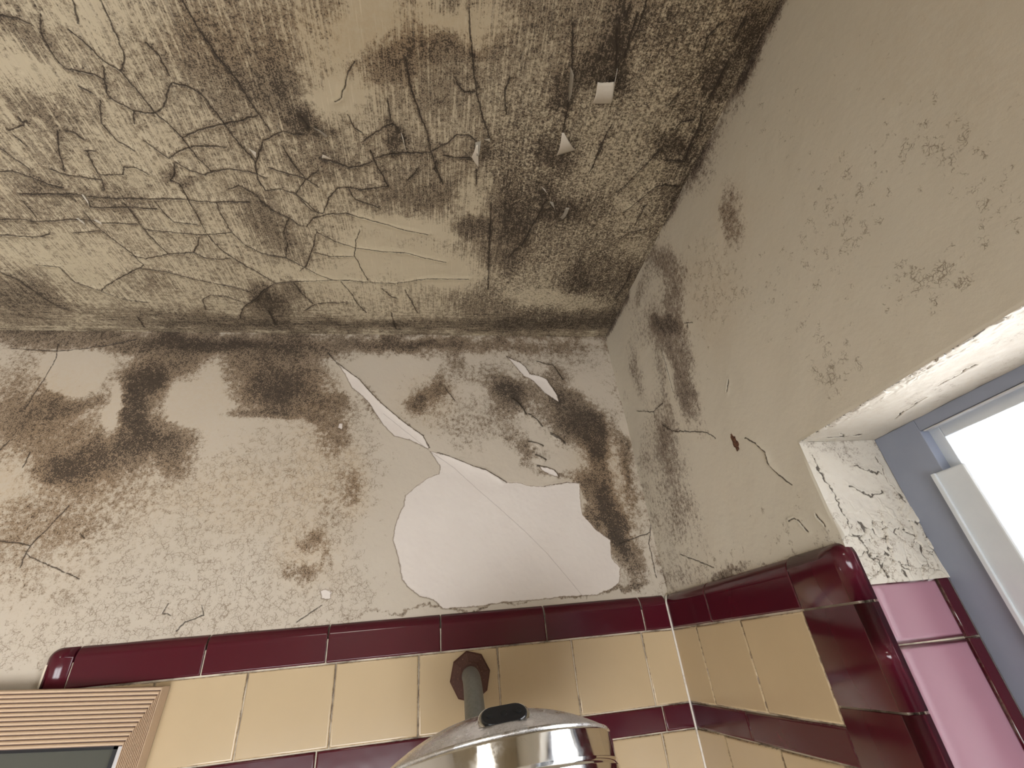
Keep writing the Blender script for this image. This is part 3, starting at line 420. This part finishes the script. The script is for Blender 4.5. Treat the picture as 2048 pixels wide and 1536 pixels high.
# ceiling (a=x, b=y)
s = Surf(seg((XL-.02, -1.22, .06), (-1.22, .012, .00095)), seg((YF-.02, -.66, .06), (-.66, .012, .00095)), 100)
d = s.lines(CEIL_CRACKS)
mold = s.blobs(CEIL_BLOBS, .45) + .16*fbm(s.a, s.b, 9, 55, 4)
mold += .35*np.exp(-((.01-s.B)/.010)**2)*(.6+1.6*fbm(s.a, s.b, 40, 66)) + .25*np.exp(-((.01-s.A)/.02)**2)
fleck = np.clip(s.blobs(CEIL_FLECK, .12), 0, 1)
yel = np.clip(s.blobs(CEIL_YEL, .05), 0, 1)*.55
along = np.clip(np.exp(-((.01-s.B)/.075)**2)*1.3, 0, 1)
s.h += crack_relief(d) + .0016*fbm(s.a, s.b, 22, 77, 4) + .00022*fbm(s.a, s.b, 260, 78, 2)
# brush ridges along y
s.h += .00022*vn(s.a, s.b, 420, 18, 91)*(1-along)
# each plate between cracks cups a little
s.h += .0012*np.exp(-d*2.2)*(d < 1)
ceiling = s.build('ceiling', lambda a, b, h: np.stack([a, b, ZC-h], 1), m_ceil,
    dict(mold=np.clip(mold, 0, 1.25), yel=yel, craze=np.clip(.35*fleck, 0, 1), crk_shade=d, bare=zeros(s)+1, fleck=fleck, along=along, hair=zeros(s)+1))
ceiling.data.flip_normals(); tag(ceiling, kind='structure')

# back wall (a=x, b=z)
s = Surf(seg((XL-.02, -1.22, .06), (-1.22, .012, .0010)), seg((0, Z0-.12, .1), (Z0-.12, Z0+.02, .02), (Z0+.02, ZC+.002, .0010)), 200)
d = s.lines(BACK_CRACKS); r = s.lines(BACK_RIDGES)*.42; bare = s.poly(BACK_BARE)  # ridge lines get a dark line painted as the lifted edge's shadow
mold = s.blobs(BACK_BLOBS, .06) + .10*fbm(s.a, s.b, 10, 56, 4)
mold += .45*np.exp(-((ZC-s.B)/.010)**2)*(.8+1.2*fbm(s.a, s.b, 25, 67)) + .25*np.exp(-((.01-s.A)/.012)**2)*(.5+2*fbm(s.a, s.b, 30, 68))
craze = np.clip(s.blobs(BACK_CRAZE, .22), 0, 1); yel = np.clip(s.blobs(BACK_YEL, .0), 0, 1)*.5
hair = s.lines(BACK_HAIR, .008, .0002)
s.h += crack_relief(d) + .0016*fbm(s.a, s.b, 16, 79, 4) + .00018*fbm(s.a, s.b, 240, 80, 2)
s.h += s.ridges(BACK_RIDGES, .0055, .013, 1) + .0011*(1/(1+np.exp(-np.clip(bare, -1, 1)*26)))
wall_back = s.build('wall_back', lambda a, b, h: np.stack([a, YB-h, b], 1), m_back,
    dict(mold=np.clip(mold, 0, 1.25), yel=yel, craze=craze, crk_shade=np.minimum(d, r), bare=bare, fleck=zeros(s), along=zeros(s), hair=hair))
tag(wall_back, kind='structure')

# window wall (a=y, b=z)
s = Surf(seg((YF-.02, WY0, .06), (WY0, -.74, .02), (-.74, WY1, .0012), (WY1, .012, .0010)), seg((0, WZ0, .1), (WZ0, Z0-.08, .06), (Z0-.08, Z0+.02, .02), (Z0+.02, WZ1, .0010), (WZ1, ZC+.002, .0010)), 300)
d = s.lines(RIGHT_CRACKS); r = s.lines(RIGHT_RIDGES)*.8
mold = s.blobs(RIGHT_BLOBS, .035) + .07*fbm(s.a, s.b, 10, 57, 4)
mold += .9*np.exp(-((ZC-s.B)/.012)**2)*(.6+2.0*fbm(s.a, s.b, 25, 69)) + .18*np.exp(-((.01-s.A)/.05)**2)*(.5+2*fbm(s.a, s.b, 30, 70))
craze = np.clip(s.blobs(RIGHT_CRAZE, .16), 0, 1); yel = np.clip(s.blobs(RIGHT_YEL, .0), 0, 1)*.35
s.h += crack_relief(d) + s.ridges(RIGHT_RIDGES, .0022, .008, 1) + .0018*fbm(s.a, s.b, 12, 81, 4) + .00012*fbm(s.a, s.b, 240, 82, 2)
s.h[(s.A <= WY1+.001) & (s.B <= WZ1+.001)] = 0
wall_right = s.build('wall_right', lambda a, b, h: np.stack([XR-h, a, b], 1), m_right,
    dict(mold=np.clip(mold, 0, 1.25), yel=yel, craze=craze, crk_shade=np.minimum(d, r), bare=zeros(s)+1, fleck=zeros(s), along=zeros(s), hair=zeros(s)+1),
    keep=lambda a, b: ~((a > WY0) & (a < WY1) & (b > WZ0) & (b < WZ1)))
wall_right.data.flip_normals(); tag(wall_right, kind='structure')

# reveals of the window: side (a=x, b=z) and head (a=x, b=y), paint lifting in plates
def plates(s, n, seed, a0, a1, b0, b1, weight, H=.0016):
    """shattered paint: cells with their own height and tilt; returns height and distance to the gaps"""
    r = np.random.default_rng(seed); P = np.stack([r.uniform(a0, a1, n), r.uniform(b0, b1, n)], 1)
    X = s.A+fbm(s.a, s.b, 90, seed, 3)*.010; Y = s.B+fbm(s.a, s.b, 90, seed+4, 3)*.010
    D = np.stack([np.hypot((X-p[0]), (Y-p[1])*.8) for p in P]); o = np.argsort(D, 0)[:2]
    d1 = np.take_along_axis(D, o[:1], 0)[0]; d2 = np.take_along_axis(D, o[1:2], 0)[0]; c = o[0]
    hh = r.uniform(.1, 1, n)[c]; ta, tb = r.uniform(-.12, .12, (2, n)); h = hh*H + ta[c]*(X-P[c,0]) + tb[c]*(Y-P[c,1])
    e = d2-d1; return h*weight*(1-np.exp(-(e/.0009)**2)), np.clip(e/.008, 0, 1)+(1-weight)
JD = .100
s = Surf(seg((XR, XR+JD, .0007)), seg((Z0+.0125, WZ1, .0007)), 400)
wgt = np.clip((Z0+.095-s.B)/.03, 0, 1); hp, e = plates(s, 70, 3, XR, XR+JD, Z0-.0, WZ1, wgt, .0022)
cr2 = s.lines([[(XR+.008, WZ1-.012), (XR+.010, Z0+.105), (XR+.014, Z0+.085), (XR+.011, Z0+.06), (XR+.020, Z0+.045), (XR+.026, Z0+.02)],
               [(XR+.052, Z0+.12), (XR+.075, Z0+.11)], [(XR+.082, Z0+.13), (XR+.080, Z0+.10), (XR+.088, Z0+.08)], [(XR+.03, Z0+.10), (XR+.05, Z0+.088), (XR+.07, Z0+.092)]], .008, .003)
mold = np.clip(.12+.25*fbm(s.a, s.b, 40, 12, 3)+.35*np.exp(-((WZ1-s.B)/.02)**2)*.5, 0, 1)
s.h += hp+.0012*fbm(s.a, s.b, 40, 83, 3)+crack_relief(cr2, lip=.001)
s.h[0,:] = 0
jamb = s.build('window_jamb', lambda a, b, h: np.stack([a, WY1-h, b], 1), m_jamb,
    dict(mold=mold, yel=zeros(s)+.12, craze=np.clip(.25+wgt*.5, 0, 1), crk_shade=np.minimum(np.clip(e, 0, 1)*1.7, cr2*.95), bare=zeros(s)+1, fleck=zeros(s), along=zeros(s), hair=zeros(s)+1), parent=wall_right)
s = Surf(seg((XR, XR+JD, .0009)), seg((WY0, -.62, .02), (-.62, WY1, .0009)), 500)
wgt = np.exp(-((s.A-XR)/.013)**2); hp, e = plates(s, 260, 4, XR, XR+.03, -.62, WY1, wgt, .0014)
cr2 = s.lines([[(XR+.055, -.455), (XR+.060, -.430), (XR+.064, -.415)], [(XR+.045, -.475), (XR+.047, -.490), (XR+.045, -.505)], [(XR+.045, -.375), (XR+.03, -.385)], [(XR+.02, -.372), (XR+.06, -.38)]], .008, .002)
s.h += hp+.0012*fbm(s.a, s.b, 40, 84, 3)+crack_relief(cr2); s.h[0,:] = 0
head = s.build('window_head', lambda a, b, h: np.stack([a, b, WZ1-h], 1), m_jamb,
    dict(mold=np.clip(.08+.3*fbm(s.a, s.b, 40, 13, 3), 0, 1), yel=zeros(s)+.25, craze=np.clip(wgt, 0, 1)*.6, crk_shade=np.minimum(np.clip(e, 0, 1)*1.5, cr2), bare=zeros(s)+1, fleck=zeros(s), along=zeros(s), hair=zeros(s)+1), parent=wall_right)
head.data.flip_normals()

# ---------------------------------------------------------------- rest of the room (seen only in reflections)
def slab(name, lo, hi, m, kind='structure', parent=None):
    bm = bmesh.new(); box(bm, lo, hi); o = bm_obj(name, bm, m, parent)
    if not parent: tag(o, kind=kind)
    return o
slab('wall_left', (XL-.1, YF, 0), (XL, YB, ZC), m_room)
slab('floor', (XL-.1, YF-.1, -.1), (XR+.1, YB+.1, 0), m_floor)
bm = bmesh.new()
box(bm, (XL, YF-.1, 0), (FX0, YF, ZC)); box(bm, (FX1, YF-.1, 0), (XR, YF, ZC)); box(bm, (FX0, YF-.1, 0), (FX1, YF, FZ0)); box(bm, (FX0, YF-.1, FZ1), (FX1, YF, ZC))
tag(bm_obj('wall_front', bm, m_room), kind='structure')
bm = bmesh.new()
for lo, hi in (((FX0, YF-.08, FZ0), (FX0+.04, YF-.04, FZ1)), ((FX1-.04, YF-.08, FZ0), (FX1, YF-.04, FZ1)), ((FX0, YF-.08, FZ0), (FX1, YF-.04, FZ0+.04)), ((FX0, YF-.08, FZ1-.04), (FX1, YF-.04, FZ1)), (((FX0+FX1)/2-.02, YF-.08, FZ0), ((FX0+FX1)/2+.02, YF-.04, FZ1))): box(bm, lo, hi, .003)
w2 = tag(bm_obj('window_2', bm, m_steel), kind='structure')
bm = bmesh.new(); box(bm, (FX0+.03, YF-.062, FZ0+.03), (FX1-.03, YF-.058, FZ1-.03)); bm_obj('pane', bm, m_glass, w2)
# masonry behind the window reveal, so no daylight leaks round the frame
bm = bmesh.new(); XO = XR+.16
box(bm, (XR+.003, WY1+.003, 0), (XO, YB+.1, ZC)); box(bm, (XR+.003, YF, 0), (XO, WY0-.003, ZC)); box(bm, (XR+.003, WY0-.003, WZ1+.003), (XO, WY1+.003, ZC)); box(bm, (XR+.003, WY0-.003, 0), (XO, WY1+.003, WZ0))
bm_obj('masonry', bm, m_room, wall_right)

# ---------------------------------------------------------------- window_1 in the right wall
XF = XR+.0895                 # front of the steel frame
YA = WY1-.0465                # inner edge of the flat outer frame
w1 = empty('window_1', (XF, (WY0+WY1)/2, WZ0)); tag(w1, kind='structure')
def wpart(name, bm, m):
    o = bm_obj(name, bm, m, w1); o.matrix_parent_inverse = Matrix.Translation(-Vector(w1.location)); return o
ZA = Z0+.1352
def ring(bm, x0, x1, ya, za, t, tz, bev=.0008):
    """rectangular frame ring whose outer edge is at ya (towards the shower) and za (top)"""
    y0 = WY0+(WY1-ya); z0 = WZ0+(WZ1-za)
    box(bm, (x0, ya-t, z0), (x1, ya, za), bev); box(bm, (x0, y0, z0), (x1, y0+t, za), bev)
    box(bm, (x0, y0+t, za-tz), (x1, ya-t, za), bev); box(bm, (x0, y0+t, z0), (x1, ya-t, z0+tz), bev)
bm = bmesh.new(); ring(bm, XF, XF+.022, WY1, WZ1, .0465, .012); wpart('frame', bm, m_steel)
bm = bmesh.new(); ring(bm, XF+.010, XF+.034, YA+.002, ZA+.002, .012, .0125); wpart('glazing_stop', bm, m_alu)
bm = bmesh.new(); box(bm, (XF-.0015, -.96, ZA-.0022), (XF+.004, YA-.004, ZA-.0008), .0004); wpart('metal_bead', bm, m_silver)
bm = bmesh.new()                                   # sliding sash with its top at 2.0 m
box(bm, (XF-.004, YA-.021, WZ0+.02), (XF+.020, YA+.0085, Z0+.0960), .002, 3)
box(bm, (XF-.006, YA+.0045, WZ0+.02), (XF-.002, YA+.0085, Z0+.0955), .0006)
sash = wpart('sash', bm, m_alu)
bm = bmesh.new(); box(bm, (XF+.022, WY0+.03, WZ0+.03), (XF+.0245, WY1-.03, WZ1-.012)); wpart('pane', bm, m_glass)
bm = bmesh.new(); box(bm, (XR-.02, WY0, WZ0-.02), (XF+.03, WY1, WZ0), .004); wpart('window_sill', bm, m_maroon)

# ---------------------------------------------------------------- tiles
T = .1095; CAPL = .1535; TW = .0921; BH = .0297
XT, XC, YT = -.05114, -.04269, -.07247
def tilemap(plane):
    # local (u, v, out) -> world ; u along the wall, v height above Z0, out = into the room
    if plane == 'back': return lambda u, v, o: Vector((u, -o, Z0+v))
    if plane == 'right': return lambda u, v, o: Vector((-o, u, Z0+v))
    if plane == 'jamb': return lambda u, v, o: Vector((u, WY1-.001-o, Z0+v))
class Tiles:
    def __init__(s): s.bm = bmesh.new(); s.tone = s.bm.verts.layers.float.new('tone'); s.edge = s.bm.verts.layers.float.new('edge')
    def tile(s, f, u0, u1, v0, v1, gap=.0008, th=.008, r=.0016):
        t = random.random(); rings = []
        u0 += gap; u1 -= gap; v0 += gap; v1 -= gap
        for ins, o in ((0, -th), (0, -r), (r*.3, -r*.3), (r, 0), (r*1.5, 0), (r*2.2, 0)):
            rg = []
            for a, b in ((u0+ins, v0+ins), (u1-ins, v0+ins), (u1-ins, v1-ins), (u0+ins, v1-ins)):
                v = s.bm.verts.new(f(a, b, o)); v[s.tone] = t; v[s.edge] = 1 if ins < r else 0; rg.append(v)
            rings.append(rg)
        for A, B in zip(rings, rings[1:]):
            for k in range(4): s.bm.faces.new((A[k], A[(k+1)%4], B[(k+1)%4], B[k]))
        s.bm.faces.new(rings[-1])
    def sweep(s, f, u0, u1, prof, gap=.0008, r=.0012):
        """tile with a rounded cross-section prof [(v, out)], running along u"""
        t = random.random(); rings = []
        us = [(u0+gap, -r), (u0+gap+r*.4, -r*.3), (u0+gap+r, 0), (u0+gap+r*1.5, 0), (u0+gap+r*2, 0), (u1-gap-r*2, 0), (u1-gap-r*1.5, 0), (u1-gap-r, 0), (u1-gap-r*.4, -r*.3), (u1-gap, -r)]
        for u, o in us:
            rg = []
            for k, (v, w) in enumerate(prof):
                vv = s.bm.verts.new(f(u, v+(o*.6 if k > len(prof)-3 else 0), w+o)); vv[s.tone] = t; vv[s.edge] = 1 if o < 0 or k == 0 else 0; rg.append(vv)
            rings.append(rg)
        for A, B in zip(rings, rings[1:]):
            for k in range(len(prof)-1): s.bm.faces.new((A[k], B[k], B[k+1], A[k+1]))
    def done(s, name, m, parent=None):
        bmesh.ops.recalc_face_normals(s.bm, faces=s.bm.faces)
        return bm_obj(name, s.bm, m, parent, True)
random.seed(4)
cap_prof = [(.0012, -.006), (.0014, -.0012), (.0028, 0), (.0034, 0), (.0040, 0), (.0308, 0), (.0314, 0), (.0320, .0)] + [(.0335+.0155*math.sin(a), -.0130+.0134*math.cos(a)) for a in [math.radians(q) for q in range(6, 91, 7)]]
fb, fr_, fj = tilemap('back'), tilemap('right'), tilemap('jamb')
XE = -.845
# cap row, back wall
t = Tiles(); x = XC
t.sweep(fb, XC, -.0004, cap_prof)
while x-CAPL > XE+.03: t.sweep(fb, x-CAPL, x, cap_prof); x -= CAPL
trim_back = tag(t.done('trim_1', m_maroon), kind='structure')
# rounded end piece of the cap row, at the left
def corner_piece(name, lo, hi, edges, rad, parent=None):
    bm = bmesh.new(); bm.verts.layers.float.new('tone'); bm.verts.layers.float.new('edge'); box(bm, lo, hi)
    es = [e for e in bm.edges if edges((e.verts[0].co+e.verts[1].co)/2)]
    bmesh.ops.bevel(bm, geom=es, offset=rad, segments=10, profile=.5, affect='EDGES')
    o = bm_obj(name, bm, m_maroon, parent, True); w = o.modifiers.new('even_shading', 'WEIGHTED_NORMAL'); w.weight = 100; return o
mid = lambda lo, hi: [(lo[i]+hi[i])/2 for i in range(3)]
lo, hi = (XE, 0, Z0+.0012), (x-.001, .014, Z0+.0490)
cp = corner_piece('end_tile', lo, hi, lambda c: (abs(c.y) < 1e-5 and (c.z > hi[2]-1e-4 or c.x < lo[0]+1e-4)) or (c.x < lo[0]+1e-4 and c.z > hi[2]-1e-4), .0135, trim_back)
t = Tiles()
for k in range(3): t.sweep(lambda u, v, o: fb(XE+v, u, o), -.0757-k*CAPL-.076, -.0757-k*CAPL+.074 if k else -.0005, [(.001,-.012),(.0012,-.006),(.003,-.002),(.007,0),(.043,0),(.045,-.006)])
t.done('end_trim_tiles', m_maroon, trim_back)
# cap row, right wall
t = Tiles(); ys = [-.2915, -.1190, -.0004]
for a, b in zip(ys, ys[1:]): t.sweep(fr_, a, b, cap_prof)
trim_right = tag(t.done('trim_2', m_maroon), kind='structure')
YJ = WY1-.0012                                     # outer face of jamb tiles
bn = 'corner_tile'
def round_edges(hi, lo, top):
    def f(c):
        front = abs(c.x-lo[0]) < 1e-5; side = abs(c.y-lo[1]) < 1e-5; up = abs(c.z-hi[2]) < 1e-5
        return (front and side) or (top and ((front and up) or (side and up)))
    return f
lo, hi = (0, YJ-.0012, Z0+.0012), (.016, -.2925, Z0+.0500); corner_piece(bn, lo, hi, round_edges(hi, lo, True), .0125, trim_right)
z = Z0-.0008
for k, zz in enumerate((Z0-.0779, Z0-.2314, Z0-.385)):
    lo, hi = (0, YJ-.0012, zz+.001), (.016, -.2925, z); corner_piece('bullnose_tile', lo, hi, round_edges(hi, lo, False), .0105, trim_right); z = zz-.001
# band
t = Tiles(); x = XC
t.tile(fb, XC, 0, -TW-BH, -TW)
while x > XE+.05: t.tile(fb, max(x-CAPL, XE+.047), x, -TW-BH, -TW); x -= CAPL
for a, b in ((-.1365, 0), (-.2925, -.1365)): t.tile(fr_, a, b, -TW-BH, -TW)
band = t.done('maroon_band_tiles', m_maroon, wall_back)
# cream field, both walls
t = Tiles()
rows = [(-TW, 0)]; v = -TW-BH
while v > -1.85: rows.append((v-.108, v)); v -= .108
for v0, v1 in rows:
    x = XT; t.tile(fb, XT, 0, v0, v1)
    while x > XE+.05: t.tile(fb, max(x-T, XE+.047), x, v0, v1); x -= T
t.done('cream_tiles', m_cream, wall_back)
t = Tiles()
for v0, v1 in rows:
    t.tile(fr_, YT, 0, v0, v1); t.tile(fr_, YT-T, YT, v0, v1); t.tile(fr_, YT-2*T, YT-T, v0, v1)
    if v0 < WZ0-Z0-.1:
        y = YT-2*T
        while y > -1.9: t.tile(fr_, y-T, y, v0, v1); y -= T
t.done('cream_tiles', m_cream, wall_right)
# jamb tiles, down the side of the window
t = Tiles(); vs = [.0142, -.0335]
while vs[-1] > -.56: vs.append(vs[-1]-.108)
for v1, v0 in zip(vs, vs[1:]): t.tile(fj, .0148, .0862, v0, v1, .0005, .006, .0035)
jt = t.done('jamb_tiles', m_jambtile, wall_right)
t = Tiles()
for v1, v0 in zip(vs, vs[1:]): t.tile(fj, .0862, XF-.0003, v0, v1, .0004, .006, .0015)
t.done('jamb_edge_tiles', m_maroon, wall_right)
# grout beds
bm = bmesh.new(); box(bm, (XE+.004, .0022, .002), (.0, .0085, Z0+.030)); bm_obj('grout', bm, m_grout, wall_back)
bm = bmesh.new(); box(bm, (.0022, -.292, .002), (.0085, .0, Z0+.030)); box(bm, (.003, -.360, WZ0), (.0085, -.290, Z0+.030)); bm_obj('grout', bm, m_grout, wall_right)
bm = bmesh.new(); box(bm, (.012, WY1+.0024, WZ0), (XF, WY1+.0045, Z0+.0125)); bm_obj('grout', bm, m_grout, wall_right)
# caulk bead in the corner
bm = bmesh.new(); tube(bm, [(-.0006, -.0006, 0.01), (-.0006, -.0006, Z0+.036), (.003, .003, Z0+.044), (.008, .008, Z0+.0495)], .0016, 10); bm_obj('corner_caulk', bm, m_caulk, wall_back, True)
bm = bmesh.new(); tube(bm, [(.0140, YJ+.0005, WZ0), (.0140, YJ+.0005, Z0+.012)], .0007, 8); bm_obj('jamb_caulk', bm, m_grout, wall_right, True)
# rusty blister on the window wall
bm = bmesh.new(); bmesh.ops.create_icosphere(bm, subdivisions=4, radius=1)
for v in bm.verts:
    n_ = .12*math.sin(9*v.co.z+3*v.co.y)+.1*math.sin(17*v.co.y+5*v.co.z)
    v.co = Vector((v.co.x*.0016*(1+n_), v.co.y*.0048*(1+n_), v.co.z*.0125*(1+n_)))
rs = bm_obj('rust_spot', bm, m_orust, wall_right, True); rs.location = (XR-.0005, -.2733, Z0+.1872); rs.rotation_euler = (math.radians(-6), 0, 0); rs['label'] = 'small brown rusty spot'

# ---------------------------------------------------------------- shower head on its arm
sh = empty('shower_head', (-.3101, 0, Z0-.0315))
tag(sh, 'round chrome domed shower head on a grey pipe with rusty octagonal wall plate', 'shower head')
def onto(o, parent, M=None):
    o.parent = parent; o.matrix_parent_inverse = Matrix.Translation(-Vector(parent.location))
    if M is not None: o.matrix_basis = M
    return o
FL = Vector(sh.location)
bm = bmesh.new()                                   # octagonal flange
for rr, yy in (): pass
rings = []
for r_, o_ in ((.0275, .0006), (.0275, .0035), (.0255, .0055), (.0165, .0085), (.0150, .0092), (.0, .0092)):
    rings.append([bm.verts.new((FL.x+r_*1.02*math.cos(math.radians(8+k*45)), -o_, FL.z+r_*1.12*math.sin(math.radians(8+k*45)))) for k in range(8)] if r_ else [bm.verts.new((FL.x, -o_, FL.z))])
for A, B in zip(rings, rings[1:]):
    for k in range(8):
        if len(B) == 1: bm.faces.new((A[k], A[(k+1)%8], B[0]))
        else: bm.faces.new((A[k], A[(k+1)%8], B[(k+1)%8], B[k]))
bmesh.ops.recalc_face_normals(bm, faces=bm.faces)
onto(bm_obj('wall_plate', bm, m_rust), sh)['label'] = 'rusty octagonal wall plate'
HC = Vector((-.3033, -.237, Z0-.0900))
tilt = math.radians(17)
MH = Matrix.Translation(HC) @ Matrix.Rotation(math.radians(-3.5), 4, 'Y') @ Matrix.Rotation(-tilt, 4, 'X')
p0 = FL+Vector((0,-.004,0)); pj = Vector((-.314, -.150, Z0-.1050))
pts = []
ctrl = [p0, p0+Vector((0,-.040,0)), p0+Vector((0,-.070,-.010)), pj]
for i in range(25):
    t_ = i/24; pts.append(ctrl[0]*(1-t_)**3+ctrl[1]*3*t_*(1-t_)**2+ctrl[2]*3*t_*t_*(1-t_)+ctrl[3]*t_**3)
pts += [pj+Vector((.002,-.02,-.006)), pj+Vector((.006,-.04,-.002)), pj+Vector((.010,-.055,.010))]
bm = bmesh.new(); tube(bm, pts, .0118, 28); onto(bm_obj('pipe', bm, m_pipe, None, True), sh)
R_ = .1025
def dome_z(r): return .031*(1-(r/R_)**2.3)
bm = bmesh.new(); lathe(bm, [(0, .031)]+[(R_*k/20*.97, dome_z(R_*k/20*.97)) for k in range(1, 21)]+[(R_*.99, .0012), (R_*.999, -.0005), (R_*.985, -.0015)])
dome = onto(bm_obj('dome', bm, m_dome, None, True), sh, MH)
bm = bmesh.new(); lathe(bm, [(R_*.985, -.0012), (R_*.997, -.0018), (R_, -.0030), (R_, -.0034), (R_, -.0200), (R_, -.0205), (R_*.994, -.0215), (R_*.994, -.0235), (R_*1.003, -.0245), (R_*1.003, -.025), (R_*1.003, -.0445), (R_*1.003, -.045), (R_*.995, -.0475), (R_*.93, -.048)])
onto(bm_obj('rim_band', bm, m_chrome, None, True), sh, MH)
bm = bmesh.new(); lathe(bm, [(R_*.94, -.0475), (R_*.93, -.0465), (0, -.0455)]); face = onto(bm_obj('spray_plate', bm, m_chrome, None, True), sh, MH)
bm = bmesh.new()
for k, rr in enumerate((.02, .04, .06, .08)):
    for j in range(8+8*k):
        a = 2*math.pi*j/(8+8*k); q = bmesh.ops.create_cone(bm, cap_ends=True, segments=8, radius1=.0016, radius2=.0022, depth=.003)
        bmesh.ops.translate(bm, verts=q['verts'], vec=(rr*math.cos(a), rr*math.sin(a), -.0475))
nz = onto(bm_obj('spray_nozzles', bm, m_black), sh, MH); nz['kind'] = 'stuff'
# oval control plate with three holes on the dome
pr = .079; aa = math.radians(-88)
pc = Vector((pr*math.cos(aa), pr*math.sin(aa), dome_z(pr)))
slope = math.atan(.031*2.3*(pr**1.3)/(R_**2.3)); 
MPl = MH @ Matrix.Translation(pc) @ Matrix.Rotation(aa+math.pi/2, 4, 'Z') @ Matrix.Rotation(slope+.42, 4, 'X')
def stadium(bm, w, h, z0, z1, bev=.0008):
    vs = []
    for s_ in (1, -1):
        for k in range(13):
            a = math.radians(-90+15*k) if s_ == 1 else math.radians(90+15*k)
            vs.append((s_*(w-h)/2+h/2*math.cos(a), h/2*math.sin(a)))
    rings = [[bm.verts.new((x*q, y*q, z)) for x, y in vs] for q, z in ((1, z0), (1, z1-bev), (.97, z1-bev*.2), (.94, z1))]
    n = len(vs)
    for A, B in zip(rings, rings[1:]):
        for k in range(n): bm.faces.new((A[k], A[(k+1)%n], B[(k+1)%n], B[k]))
    bm.faces.new(rings[-1])
bm = bmesh.new(); stadium(bm, .0415, .0225, -.008, .0022); onto(bm_obj('bezel', bm, m_chrome, None, False), sh, MPl)
bm = bmesh.new(); stadium(bm, .0365, .0180, -.004, .0040); pl = onto(bm_obj('control_plate', bm, m_black, None, False), sh, MPl); pl['label'] = 'black oval plate with three holes'
for x_ in (-.0115, 0, .0115):
    bm = bmesh.new(); q = bmesh.ops.create_cone(bm, cap_ends=True, segments=20, radius1=.0024, radius2=.0024, depth=.0006)
    bmesh.ops.translate(bm, verts=q['verts'], vec=(x_, 0, .0041))
    o = bm_obj('screw_hole', bm, m_hole, pl)

# ---------------------------------------------------------------- fluted frame, hung a little crooked
fm = empty('wall_mirror', (-.6885, -.0005, Z0-.0065)); fm.rotation_euler = (0, math.radians(4.2), 0)
tag(fm, 'dark grey glass in a fluted pinkish beige frame, hanging slightly crooked below the cap tiles', 'mirror')
FW, FH, TR, SR, DY = .46, .62, .0575, .0255, .020
outer = [(0, 0), (-FW, 0), (-FW, -FH), (0, -FH)]; inner = [(-SR, -TR), (-FW+SR, -TR), (-FW+SR, -FH+TR), (-SR, -FH+TR)]
prof = []
NF = 13
for k in range(NF):                                # flute crests and narrow dark valleys
    a = k/NF
    for q, d_ in ((.04, 0), (.14, .0020), (.40, .0030), (.72, .0022), (.86, .0)): prof.append((a+q/NF, d_))
for side, nm in enumerate(('top_rail', 'stile', 'bottom_rail', 'stile')):
    i, j = side, (side+1) % 4
    bm = bmesh.new(); rows_ = []
    full = [(0, -DY)]+[(a, d_-.003*a) for a, d_ in prof]+[(1, -.003), (1, -DY)]
    for a, d_ in full:
        rows_.append([bm.verts.new((outer[p][0]+(inner[p][0]-outer[p][0])*a, -(DY-.004+d_) if d_ > -DY else 0, outer[p][1]+(inner[p][1]-outer[p][1])*a)) for p in (i, j)])
    for A, B in zip(rows_, rows_[1:]): bm.faces.new((A[0], A[1], B[1], B[0]))
    bmesh.ops.recalc_face_normals(bm, faces=bm.faces)
    o = bm_obj(nm, bm, m_wood, fm); o.data.materials.append(m_groove)
    nf = len(o.data.polygons)
    for k_, pgn in enumerate(o.data.polygons):
        if 1 <= k_ < 1+len(prof) and (k_-1) % 5 == 4: pgn.material_index = 1
bm = bmesh.new(); box(bm, (-FW+SR-.002, -.010, -FH+TR-.002), (-SR+.002, -.004, -TR+.002)); bm_obj('glass', bm, m_dglass, fm)
for a_, b_ in (((-SR-.0045, -.0135, -FH+TR), (-SR, -.004, -TR)), ((-FW+SR, -.0135, -FH+TR), (-FW+SR+.0045, -.004, -TR))):
    bm = bmesh.new(); box(bm, a_, b_, .0006); bm_obj('silver_liner', bm, m_silver, fm)
bm = bmesh.new(); box(bm, (-SR-.0095, -.0125, -FH+TR), (-SR-.0045, -.004, -TR)); bm_obj('black_gasket', bm, m_black, fm)
bm = bmesh.new(); box(bm, (-FW+SR+.0045, -.0125, -TR-.003), (-SR-.0045, -.004, -TR)); bm_obj('black_gasket', bm, m_black, fm)

# ---------------------------------------------------------------- paint flakes peeling off the ceiling
def flake(label, corners, mat=m_flake, curl=.35, fringe=0, seed=1):
    """corners: A, B on the ceiling (root edge), C, D free edge: (x, y, drop below ceiling)"""
    A, B, Cc, D = [Vector((c[0], c[1], ZC+.0005-c[2])) for c in corners]
    o0 = (A+B)/2; N, Mm = 10, 8; r = random.Random(seed); bm = bmesh.new(); grid = []
    hmax = max(c[2] for c in corners)
    for i in range(N+1):
        row = []
        for j in range(Mm+1):
            u, v = i/N, j/Mm
            p = (A*(1-u)+B*u)*(1-v)+(D*(1-u)+Cc*u)*v
            p = p+Vector((0, 0, -math.sin(v*math.pi)*hmax*curl))
            if fringe and j == Mm: p += (Cc-B).normalized()*r.uniform(-.2, 1)*fringe
            row.append(bm.verts.new(p-o0))
        grid.append(row)
    for i in range(N):
        for j in range(Mm): bm.faces.new((grid[i][j], grid[i+1][j], grid[i+1][j+1], grid[i][j+1]))
    o = bm_obj('paint_flake', bm, mat, None, True); o.location = o0
    md = o.modifiers.new('thickness', 'SOLIDIFY'); md.thickness = .0005
    tag(o, label, 'paint flake', 'paint flakes peeling off the ceiling'); return o
for k_, (lab, cs, grey, curl, fr) in enumerate(FLAKES):
    flake(lab, cs, m_gflake if grey else m_flake, curl, fr, k_)
